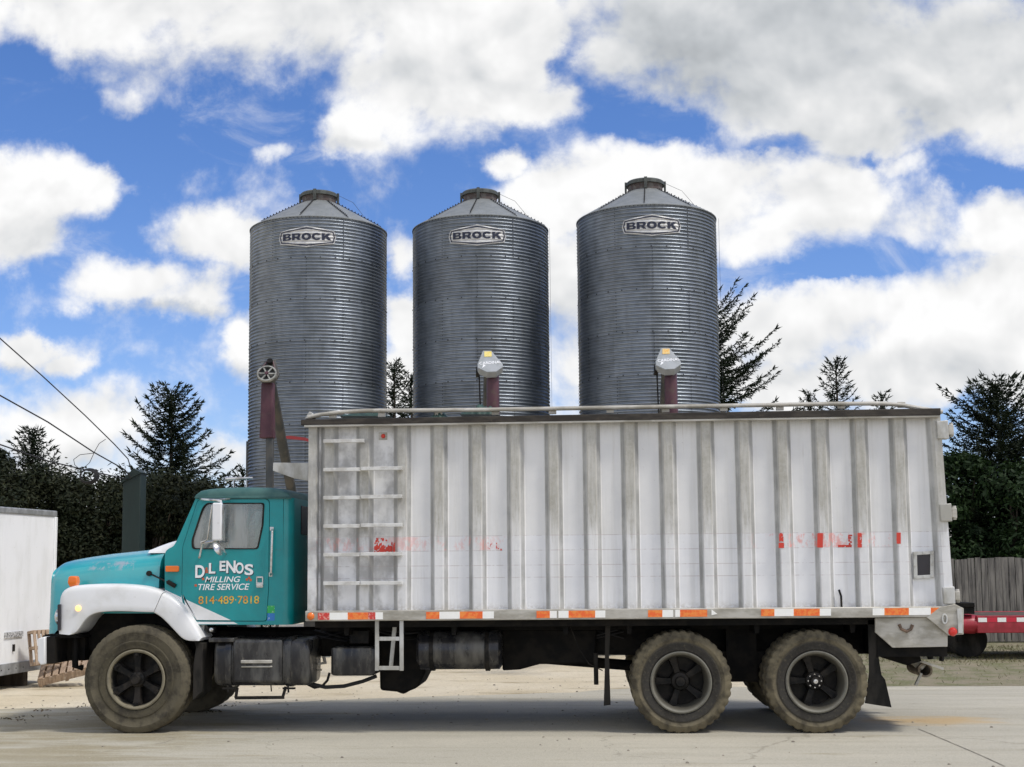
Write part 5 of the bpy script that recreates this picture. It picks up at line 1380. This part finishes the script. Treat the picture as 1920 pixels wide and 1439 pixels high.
E = lambda x, y, z: (Matrix.Rotation(radians(z), 3, 'Z') @ Matrix.Rotation(radians(y), 3, 'Y') @ Matrix.Rotation(radians(x), 3, 'X'))
pallet('wood_pallet', 'weathered wooden pallet lying tilted on the dirt in front of the trailer corner', pd(122, 1257, 19.2), E(18, -13, 14), .72, .55)
pallet('wood_pallet', 'weathered wooden pallet standing on edge behind the truck bumper against the trailer', pd(86, 1214, 19.0), E(80, 0, 62), .52, .5)

# ================================================================== dark green post and service cables
pp = pd(253, 890, 25.5); w_ = 16.5 * 25.5 / 2450
GP = thing('service_post', 'tall dark green clad post with a slanted cap, standing before the hedge', 'post', (pp.x, pp.y, 0))
mb = MB(); zt = pd(253, 904, 25.5).z; z2 = pd(253, 888, 25.5).z
mb.loft([[Vector((pp.x - w_, pp.y - w_, 0)), Vector((pp.x + w_, pp.y - w_, 0)), Vector((pp.x + w_, pp.y + w_, 0)), Vector((pp.x - w_, pp.y + w_, 0))],
         [Vector((pp.x - w_, pp.y - w_, zt)), Vector((pp.x + w_, pp.y - w_, z2)), Vector((pp.x + w_, pp.y + w_, z2)), Vector((pp.x - w_, pp.y + w_, zt))]])
obj('cladding', mb, M['darkgreen'], GP, bevel=.01)
mb = MB(); mb.loft([[Vector((pp.x - w_ - .03, pp.y - w_ - .03, zt + .0)), Vector((pp.x + w_ * .2, pp.y - w_ - .03, z2 + .08)), Vector((pp.x + w_ * .2, pp.y + w_ + .03, z2 + .08)), Vector((pp.x - w_ - .03, pp.y + w_ + .03, zt))],
                   [Vector((pp.x - w_ - .03, pp.y - w_ - .03, zt - .03)), Vector((pp.x + w_ + .03, pp.y - w_ - .03, z2 - .0)), Vector((pp.x + w_ + .03, pp.y + w_ + .03, z2)), Vector((pp.x - w_ - .03, pp.y + w_ + .03, zt - .03))]]); obj('cap', mb, M['darkgreen'], GP)
def cable(pts, r, label, grp='overhead service cables'):
    mb = MB(); P_ = [pd(*p) for p in pts]; out = []
    for i in range(len(P_) - 1):
        for k in range(6): out.append(P_[i].lerp(P_[i + 1], k / 6))
    out.append(P_[-1])
    mb.tube(out, r, 5)
    tag(obj('service_cable', mb, M['cable']), label, 'cable', grp)
cable([(-1500, -560, 14), (-60, 580, 20), (0, 635, 20.5), (80, 706, 22), (160, 780, 23.5), (215, 834, 24.6), (240, 861, 25.2), (250, 893, 25.4)], .011, 'topmost black overhead cable coming down steeply from the upper left')
cable([(-1500, 20, 14), (-60, 716, 20), (0, 742, 20.5), (90, 792, 22), (175, 848, 24), (232, 880, 25.2), (246, 896, 25.3)], .013, 'middle black overhead cable sloping down across the cloud to the green post')
cable([(-1500, 330, 14), (-60, 812, 20), (0, 834, 20.5), (90, 865, 22.3), (180, 886, 24.2), (238, 899, 25.3)], .012, 'lowest black overhead cable running just above the hedge top')
mb = MB(); P_ = [pd(*p) for p in ((198, 824, 24.1), (186, 832, 24), (178, 846, 24), (168, 868, 24), (152, 882, 23.8), (140, 872, 23.6), (138, 862, 23.6), (150, 853, 23.6), (176, 850, 23.9))]
mb.tube(P_, .006, 5); tag(obj('wire_loop', mb, M['cable']), 'thin looping wire hanging between the overhead cables', 'wire')
mb = MB(); c = pd(166, 893, 24); 
for q_ in range(5):
    mb.tube([c + Vector((cos(a) * (.135 + .012 * q_), .02 * q_ - .04, sin(a) * (.11 + .008 * q_))) for a in [k * 2 * pi / 20 for k in range(21)]], .010, 5)
tag(obj('cable_coil', mb, M['cable']), 'coil of black cable hanging from the lowest overhead cable over the hedge', 'cable coil')

# ================================================================== fence and red trailer, right
def fence_mat():
    m = mat('grey_weathered_boards', (.24, .225, .20), (.075, .07, .066), 5, (3, 1, .25), lo=.36, hi=.66, rough=.9, c3=(.33, .30, .25), scale3=10, stretch3=(6, 1, .25), lo3=.55, hi3=.75)
    return m
M['fence'] = fence_mat()
pf = pd(1850, 1214, 27.0); zf = pd(1850, 1047, 27).z
x0 = 4.7; x1 = pf.x + 12
FN = thing('board_fence', 'weathered grey vertical board fence behind the red trailer', 'fence', (x0, pf.y, 0))
rng = random.Random(8); mb = MB(); x = x0
while x < x1:
    w_ = rng.uniform(.12, .155); z_ = zf + rng.uniform(-.03, .02); yo = rng.uniform(-.006, .006); tl = rng.uniform(-.006, .006)
    mb.plate([(x, .03), (x + w_ - rng.uniform(.006, .02), .03), (x + w_ - .012 + tl, z_), (x + tl, z_ + rng.uniform(-.01, .01))], pf.y + yo, pf.y + yo + .02); x += w_
obj('boards', mb, M['fence'], FN, smooth=0)
mb = MB()
for z_ in (.45, 1.45): mb.box(x0, x1, pf.y + .03, pf.y + .07, z_, z_ + .09)
obj('rails', mb, M['fence'], FN)
for k in range(int((x1 - x0) / 2.4) + 1): mb = MB(); mb.box(x0 + k * 2.4, x0 + k * 2.4 + .09, pf.y + .072, pf.y + .16, 0, zf - .1); obj('fence_post', mb, M['fence'], FN)

d = 22.5
rt = pd(1820, 1170, d); Yr = rt.y
RT = thing('flatbed_trailer', 'low red flatbed trailer with red and white reflective tape, parked before the fence', 'trailer', (rt.x, Yr, 0))
xa = pd(1832, 1170, d).x; xb = xa + 6.5
za, zb = pd(1870, 1187, d).z, pd(1870, 1155, d).z
mb = MB(); mb.box(xa, xb, Yr, Yr + .1, za, zb); mb.box(xa, xb, Yr + 1.9, Yr + 2.0, za, zb); mb.box(xa, xa + .1, Yr + .1, Yr + 1.9, za, zb); obj('frame', mb, M['redpaint'], RT, bevel=.01)
mb = MB(); mb.box(xa, xb, Yr + .1, Yr + 1.9, zb - .06, zb - .01); obj('deck', mb, M['bark'], RT)
pxs = 1835; k = 0
zt0, zt1 = pd(1870, 1166.5, d).z, pd(1870, 1158.5, d).z
X = pd(1834, 1162, d).x
while X < xb - .2:
    L_ = .15 if k % 2 == 0 else .175
    mb = MB(); mb.box(X, X + L_ - .003, Yr - .004, Yr - .0005, zt0, zt1); obj('reflective_tape', mb, M['tapewhite'] if k % 2 == 0 else mat('red_tape', (.62, .02, .05), rough=.4) if 'red_tape' not in bpy.data.materials else (M['tapewhite'] if k % 2 == 0 else bpy.data.materials['red_tape']), RT, smooth=0); X += L_; k += 1
c0 = pd(1808, 1172, d); c1 = pd(1832, 1168, d)
mb = MB(); r = (pd(1808, 1150, d).z - pd(1808, 1190, d).z) / 2
mb.loft([[Vector((xx, Yr + .20 + r * 1.1 * cos(a), c0.z + r * .88 * k_ * sin(a))) for a in [q_ * 2 * pi / 20 for q_ in range(20)]] for xx, k_ in ((c0.x - .03, .86), (c0.x + .04, 1), (c1.x, 1.02), (c1.x + .02, .9))]); obj('fender_drum', mb, M['redpaint'], RT, bevel=.02)
for yy in (Yr + .45, Yr + 1.62):
    for xx in (pd(1829, 1165, d).x, xa + 3.2, xa + 4.1):
        mb = MB(); mb.lathe([(.06, 0), (.17, .0), (.19, -.01), (.30, -.01), (.325, .02), (.325, .2), (.30, .23), (.06, .22)], (xx, yy, .325), 'Y', 28); wv = obj('wheel', mb, M['rubber'], RT)
        mb = MB(); mb.lathe([(.001, -.012), (.16, .004), (.17, .01)], (xx, yy, .325), 'Y', 20); obj('rim', mb, M['rubber'], wv)
mb = MB(); mb.box(pd(1790, 1165, d).x, pd(1829, 1165, d).x, Yr, Yr + .5, pd(1800, 1139.5, d).z, pd(1800, 1131, d).z); mb.box(pd(1806, 1165, d).x, pd(1829, 1165, d).x, Yr + .02, Yr + .45, pd(1800, 1152, d).z, pd(1800, 1139, d).z); obj('tool_shelf', mb, M['black'], RT, bevel=.01)
mb = MB(); mb.box(pd(1806, 1165, d).x, xa + .3, Yr + .9, Yr + 1.1, za, za + .12); mb.box(pd(1806, 1165, d).x, pd(1812, 1165, d).x, Yr + .3, Yr + 1.6, .3, pd(1800, 1140, d).z); obj('drawbar', mb, M['black'], RT)

# ================================================================== trees
def leaf_mat(name, a, b, c, tr=.25):
    m = bpy.data.materials.new(name); m.use_nodes = True
    nt = m.node_tree; nt.nodes.clear(); q = NG(nt)
    o = q.n('ShaderNodeOutputMaterial'); df = q.n('ShaderNodeBsdfPrincipled'); df.inputs['Roughness'].default_value = .7; df.inputs['Specular IOR Level'].default_value = .25
    tl = q.n('ShaderNodeBsdfTranslucent')
    co = q.n('ShaderNodeTexCoord').outputs['Object']
    n1 = q.noise(co, 1.6, 4, .6); n2 = q.noise(co, 9, 3, .6)
    col = q.mix(q.mr(n1, .38, .64), (*a, 1), (*b, 1)); col = q.mix(q.mr(n2, .52, .76), col, (*c, 1))
    q.put(df.inputs['Base Color'], col); q.put(tl.inputs[0], col)
    ms = q.n('ShaderNodeMixShader'); ms.inputs[0].default_value = tr
    nt.links.new(df.outputs[0], ms.inputs[1]); nt.links.new(tl.outputs[0], ms.inputs[2]); nt.links.new(ms.outputs[0], o.inputs[0])
    return m
M['spruce'] = leaf_mat('spruce_needles', (.013, .022, .009), (.010, .017, .008), (.040, .050, .020), .14)  # third tone lifted so some needles look lit
M['hedge'] = leaf_mat('dark_hedge_foliage', (.010, .017, .006), (.020, .024, .009), (.052, .054, .020), .14)  # third tone is a sunlit olive painted into the leaves
M['broad'] = leaf_mat('dark_broad_leaves', (.020, .044, .011), (.011, .025, .008), (.060, .105, .028), .25)

def tri_mesh(name, V_, F_, m, parent):
    L = LOC[parent.name]
    me = bpy.data.meshes.new(name); me.from_pydata([(v[0] - L.x, v[1] - L.y, v[2] - L.z) for v in V_], [], F_); me.materials.append(m)
    o = bpy.data.objects.new(name, me); COL.objects.link(o); o.parent = parent; return o
def twig(V_, F_, p, d, n, L, w):
    """pointed leaf-shaped sliver"""
    s = d.cross(n)
    if s.length < 1e-4: s = Vector((1, 0, 0))
    s.normalize(); i = len(V_)
    V_ += [p - s * w * .4, p + s * w * .4, p + d * L * .5 + s * w * .5, p + d * L, p + d * L * .5 - s * w * .5]
    F_.append((i, i + 1, i + 2, i + 3, i + 4))
def spruce(label, px, py, d, r, seed, dens=1.0, sparse=1.0, group='spruces around the yard', kz=1.0, power=.85):
    rng = random.Random(seed); top = pd(px, py, d); base = Vector((top.x, top.y, 0)); h = top.z
    t = thing('spruce_tree', label, 'tree', base, group)
    mb = MB(); mb.tube([base, base + Vector((.03, 0, h * .5)), base + Vector((0, 0, h * .97))], [.05 + h * .014, .03 + h * .008, .012], 8); obj('trunk', mb, M['bark'], t)
    V_, F_ = [], []
    nb = int(h * 17 * dens)
    zmin = .10
    for b in range(nb):
        f = zmin + (1 - zmin) * (b / nb) ** .85
        z = h * f; lean = (1 - f)
        L = r * (lean ** power) * rng.uniform(.72, 1.12) * (1.16 if rng.random() < .16 else 1) + .12
        az = b * 2.39996 + rng.uniform(-.5, .5)
        e = -.10 + .75 * f ** 2.2 + rng.uniform(-.12, .12)
        out = Vector((cos(az), sin(az), 0)); side_ = Vector((-sin(az), cos(az), 0))
        npt = max(4, int(L / .060))
        pr = None
        for s in range(npt + 1):
            u = s / npt
            zz = z + L * (math.tan(e) * u - .30 * lean * u * u + .26 * u ** 3)
            p = base + out * (L * u) + Vector((0, 0, zz)) + side_ * (sin(u * 3 + b) * .05)
            if pr is not None:
                dd = (p - pr).normalized()
                twig(V_, F_, pr, dd, Vector((0, 0, 1)), (p - pr).length * 1.4, .05 * (1 - u) + .016)
                if u > .12:
                    for sg in (-1, 1):
                        if rng.random() > sparse: continue
                        td = (dd * rng.uniform(.5, 1.0) + side_ * sg * rng.uniform(.5, 1.0) + Vector((0, 0, rng.uniform(-.5, .15)))).normalized()
                        tl = (.16 + .34 * L * (1 - u) ** .8) * rng.uniform(.5, 1.0) * .62
                        twig(V_, F_, p, td, Vector((rng.gauss(0, .5), rng.gauss(0, .5), 1)), tl, .040)
                        for q_ in range(max(3, int(tl / .030))):
                            pq = p + td * tl * rng.uniform(.15, 1)
                            nd = (td + Vector((rng.gauss(0, .6), rng.gauss(0, .6), rng.gauss(-.15, .6)))).normalized()
                            twig(V_, F_, pq, nd, Vector((rng.gauss(0, 1), rng.gauss(0, 1), rng.gauss(0, 1))), rng.uniform(.06, .13), .022)
            pr = p
        # upturned bare-ish tip shoots
        for q_ in range(3):
            nd = (out * rng.uniform(.4, 1) + side_ * rng.gauss(0, .3) + Vector((0, 0, rng.uniform(.2, .9)))).normalized()
            twig(V_, F_, pr, nd, side_, rng.uniform(.12, .24), .03)
    for q_ in range(26):      # leader
        z = h - rng.uniform(0, .55); a = rng.uniform(0, 2 * pi)
        nd = Vector((cos(a) * .6, sin(a) * .6, 1)).normalized(); twig(V_, F_, base + Vector((0, 0, z)), nd, Vector((sin(a), -cos(a), .2)), rng.uniform(.10, .24), .03)
    twig(V_, F_, base + Vector((0, 0, h - .4)), Vector((0, 0, 1)), Vector((0, 1, 0)), .5, .05)
    tri_mesh('crown', V_, F_, M['spruce'], t)
    return t
def bushy(name, label, cat, px, py, d, rx, seed, m, nclump=60, per=170, leaf=.10, group=None, flat=.55, zlow=0.0, ry=None):
    rng = random.Random(seed); top = pd(px, py, d); base = Vector((top.x, top.y, 0)); h = top.z
    t = thing(name, label, cat, base, group)
    V_, F_ = [], []; mb = MB()
    mb.tube([base, base + Vector((.05, 0, h * .35)), base + Vector((0, .05, h * .8))], [.12, .09, .02], 8)
    cl = []
    while len(cl) < nclump:
        f = rng.random(); z = zlow + (h - zlow) * f
        prof = sqrt(max(0, 1 - (max(0, f - (1 - flat)) / flat) ** 2)) if f > 1 - flat else .82 + .18 * f / (1 - flat)
        a = rng.uniform(0, 2 * pi); rr = rx * prof * sqrt(rng.uniform(.15, 1)) * rng.uniform(.8, 1.12)
        cl.append((base + Vector((cos(a) * rr, sin(a) * rr * (ry or 1), z - .15 + rng.uniform(-.05, .12))), rng.choice((.2, .3, .45, .6, .8))))
    for i, (c, s) in enumerate(cl):
        c.z = min(c.z, h - s * .75)
        if i % 5 == 0: mb.tube([base + Vector((0, 0, max(.2, c.z * .55))), base.lerp(c, .5) + Vector((0, 0, c.z * .25)), c], [.05, .03, .008], 5)
        for k in range(per):
            v = Vector((rng.gauss(0, 1), rng.gauss(0, 1), rng.gauss(0, .8))).normalized() * s * rng.random() ** .4
            nn = (v + Vector((rng.gauss(0, .4), rng.gauss(0, .4), rng.gauss(.3, .4))) * s * 1.4).normalized()
            dd = nn.cross(Vector((rng.gauss(0, 1), rng.gauss(0, 1), rng.gauss(0, 1)))).normalized()
            twig(V_, F_, c + v, dd, nn, leaf * rng.uniform(.8, 2.2), leaf * rng.uniform(.4, 1.0))
    obj('trunk', mb, M['bark'], t)
    tri_mesh('crown', V_, F_, m, t)
    return t

spruce('broad dark spruce behind the green post, left of the leftmost silo', 322, 736, 33, 2.1, 1, 1.8, 1, power=.66)
spruce('dark spruce with a pointed top at the far left above the hedge', 62, 812, 33, 1.9, 2, 1.6)
spruce('dark spruce showing in the gap between the left and middle silos', 739, 684, 36, 1.6, 3)
spruce('short leafy-tipped spruce pressed against the left side of the middle silo', 771, 706, 37, 1.2, 4)
spruce('tall open-branched spruce reaching out from behind the rightmost silo', 1308, 575, 35, 3.5, 5, 1.3, 1, power=.45)
spruce('small spruce top rising above the middle of the rear box rail', 1567, 678, 38, 1.9, 6, .9, .9)
spruce('thin spruce tip barely rising over the box rail, right of the tall spruce', 1516, 738, 38, 1.0, 7, .7, .8)
spruce('thin spruce tip barely rising over the box rail near its rear end', 1652, 742, 38, 1.0, 8, .7, .8)
spruce('full spruce at the right edge above the broad-leaved tree', 1868, 726, 31, 2.9, 9, 2.0, 1, power=.66)
spruce('small young spruce peeking out between the cab roof and the leftmost silo', 455, 884, 34, .9, 10, .9, .9)
for i, (px, py, d, rx) in enumerate(((-30, 838, 31, 1.5), (60, 872, 30, 1.5), (135, 884, 30.5, 1.3), (205, 893, 30, 1.3), (290, 880, 29.5, 1.4), (370, 900, 30, 1.3), (420, 925, 30, 1.1))):
    bushy('hedge_tree', ['dark evergreen hedge tree cut by the left edge of the picture', 'dark evergreen hedge tree below the far-left spruce', 'dark evergreen hedge tree left of the cable coil', 'dark evergreen hedge tree between the cable coil and the green post', 'dark evergreen hedge tree just right of the green post', 'dark evergreen hedge tree above the truck hood near the windscreen', 'low dark evergreen hedge tree close in front of the cab windscreen'][i], 'tree', px, py, d, rx, 20 + i, M['hedge'], 76, 330, .060, 'hedge trees on the left', .35)
bushy('broadleaf_tree', 'dense green broad-leaved tree behind the fence, right of the box tailgate', 'tree', 1802, 850, 30, 1.4, 40, M['broad'], 70, 300, .075, 'broad-leaved trees behind the fence', .5)
bushy('broadleaf_tree', 'dense green broad-leaved tree behind the fence at the right edge', 'tree', 1895, 872, 29.5, 1.6, 41, M['broad'], 70, 300, .075, 'broad-leaved trees behind the fence', .5)
bushy('broadleaf_tree', 'dense green broad-leaved tree beyond the right edge behind the fence', 'tree', 2010, 830, 30, 1.8, 42, M['broad'], 60, 220, .08, 'broad-leaved trees behind the fence', .5)

# far line of woods closing the horizon
rng = random.Random(77); V_, F_ = [], []
for k in range(16000):
    x = rng.uniform(-75, 85); y = 48 + rng.uniform(-2, 6) ; hh = 3.0 + 1.2 * sin(x * .21) + .8 * sin(x * .53 + 1) + .5 * sin(x * 1.9); z = hh * rng.random() ** .6
    nn = Vector((rng.gauss(0, 1), rng.gauss(-.5, 1), rng.gauss(.3, 1))).normalized(); dd = nn.cross(Vector((rng.gauss(0, 1), rng.gauss(0, 1), rng.gauss(0, 1)))).normalized()
    twig(V_, F_, Vector((x, y, z)), dd, nn, rng.uniform(.5, 1.0), rng.uniform(.4, .8))
me = bpy.data.meshes.new('far_woods'); me.from_pydata(V_, [], F_); me.materials.append(M['hedge']); fw = bpy.data.objects.new('far_woods', me); COL.objects.link(fw); tag(fw, 'low dark line of woods far behind the yard', 'woods', None, 'stuff')

# ================================================================== small ground cover
rng = random.Random(31); V_, F_ = [], []
for k in range(22):
    x0_, y0_ = rng.uniform(-6.8, -4.4), rng.uniform(1.2, 3.0)
    for q_ in range(rng.randint(3, 14)):
        a = rng.uniform(0, 2 * pi); dd = Vector((cos(a), sin(a), rng.uniform(.1, .6))).normalized()
        twig(V_, F_, Vector((x0_ + rng.gauss(0, .06), y0_ + rng.gauss(0, .06), .006)), dd, Vector((sin(a), -cos(a), .8)), rng.uniform(.02, .06), .014)
me = bpy.data.meshes.new('leaf_litter'); me.from_pydata(V_, [], F_); me.materials.append(leaf_mat('dead_leaves', (.10, .085, .04), (.16, .11, .06), (.05, .06, .02), .1)); lt = bpy.data.objects.new('leaf_litter', me); COL.objects.link(lt); tag(lt, 'scraps of leaf litter and weeds on the lane by the front wheel', 'leaf litter', None, 'stuff')

rng = random.Random(9); V_, F_ = [], []
for k in range(9000):
    x = rng.uniform(4.2, 13.5); y = 5.1 + 8.2 * rng.random() ** .7
    if rng.random() > .12 + .88 * (y > 9.0) : continue
    a = rng.uniform(0, 2 * pi); dd = Vector((cos(a) * .6, sin(a) * .6, rng.uniform(.5, 1.2))).normalized()
    twig(V_, F_, Vector((x, y, .004)), dd, Vector((sin(a), -cos(a), .3)), rng.uniform(.03, .075), .008)
me = bpy.data.meshes.new('verge_grass'); me.from_pydata(V_, [], F_); me.materials.append(leaf_mat('dry_grass', (.12, .12, .045), (.20, .17, .09), (.07, .10, .03), .3)); gr = bpy.data.objects.new('verge_grass', me); COL.objects.link(gr); tag(gr, 'sparse dry grass on the gravel verge before the fence', 'grass', None, 'stuff')
mb = MB(); rng = random.Random(12)
for k in range(820):
    if k < 420: p = Vector((rng.uniform(-7.5, 1.5), rng.uniform(.8, 6.5), .004))
    elif k < 740: p = Vector((rng.uniform(4.2, 10), rng.uniform(5.1, 9), .004))
    else: p = Vector((rng.uniform(-6, 6), rng.uniform(-2.6, 1), .006))
    s = .004 + .013 * rng.random() ** 2.5; R_s = Matrix.Rotation(rng.uniform(0, 6.3), 3, 'Z')
    vs = [p + R_s @ Vector((sx * s * rng.uniform(.7, 1.3), sy * s * rng.uniform(.6, 1.1), sz * s * .7)) for sx, sy, sz in ((-1, -1, 0), (1, -1, 0), (1, 1, 0), (-1, 1, 0), (-.5, -.5, 1), (.5, -.5, 1), (.5, .5, 1), (-.5, .5, 1))]
    mb.vf(vs, [(4, 5, 6, 7), (0, 1, 5, 4), (1, 2, 6, 5), (2, 3, 7, 6), (3, 0, 4, 7)])
pb_ = obj('gravel', mb, mat('gravel_stone', (.30, .27, .22), (.18, .16, .13), 3, rough=.95), smooth=0); tag(pb_, 'loose gravel strewn over the yard', 'gravel', None, 'stuff')
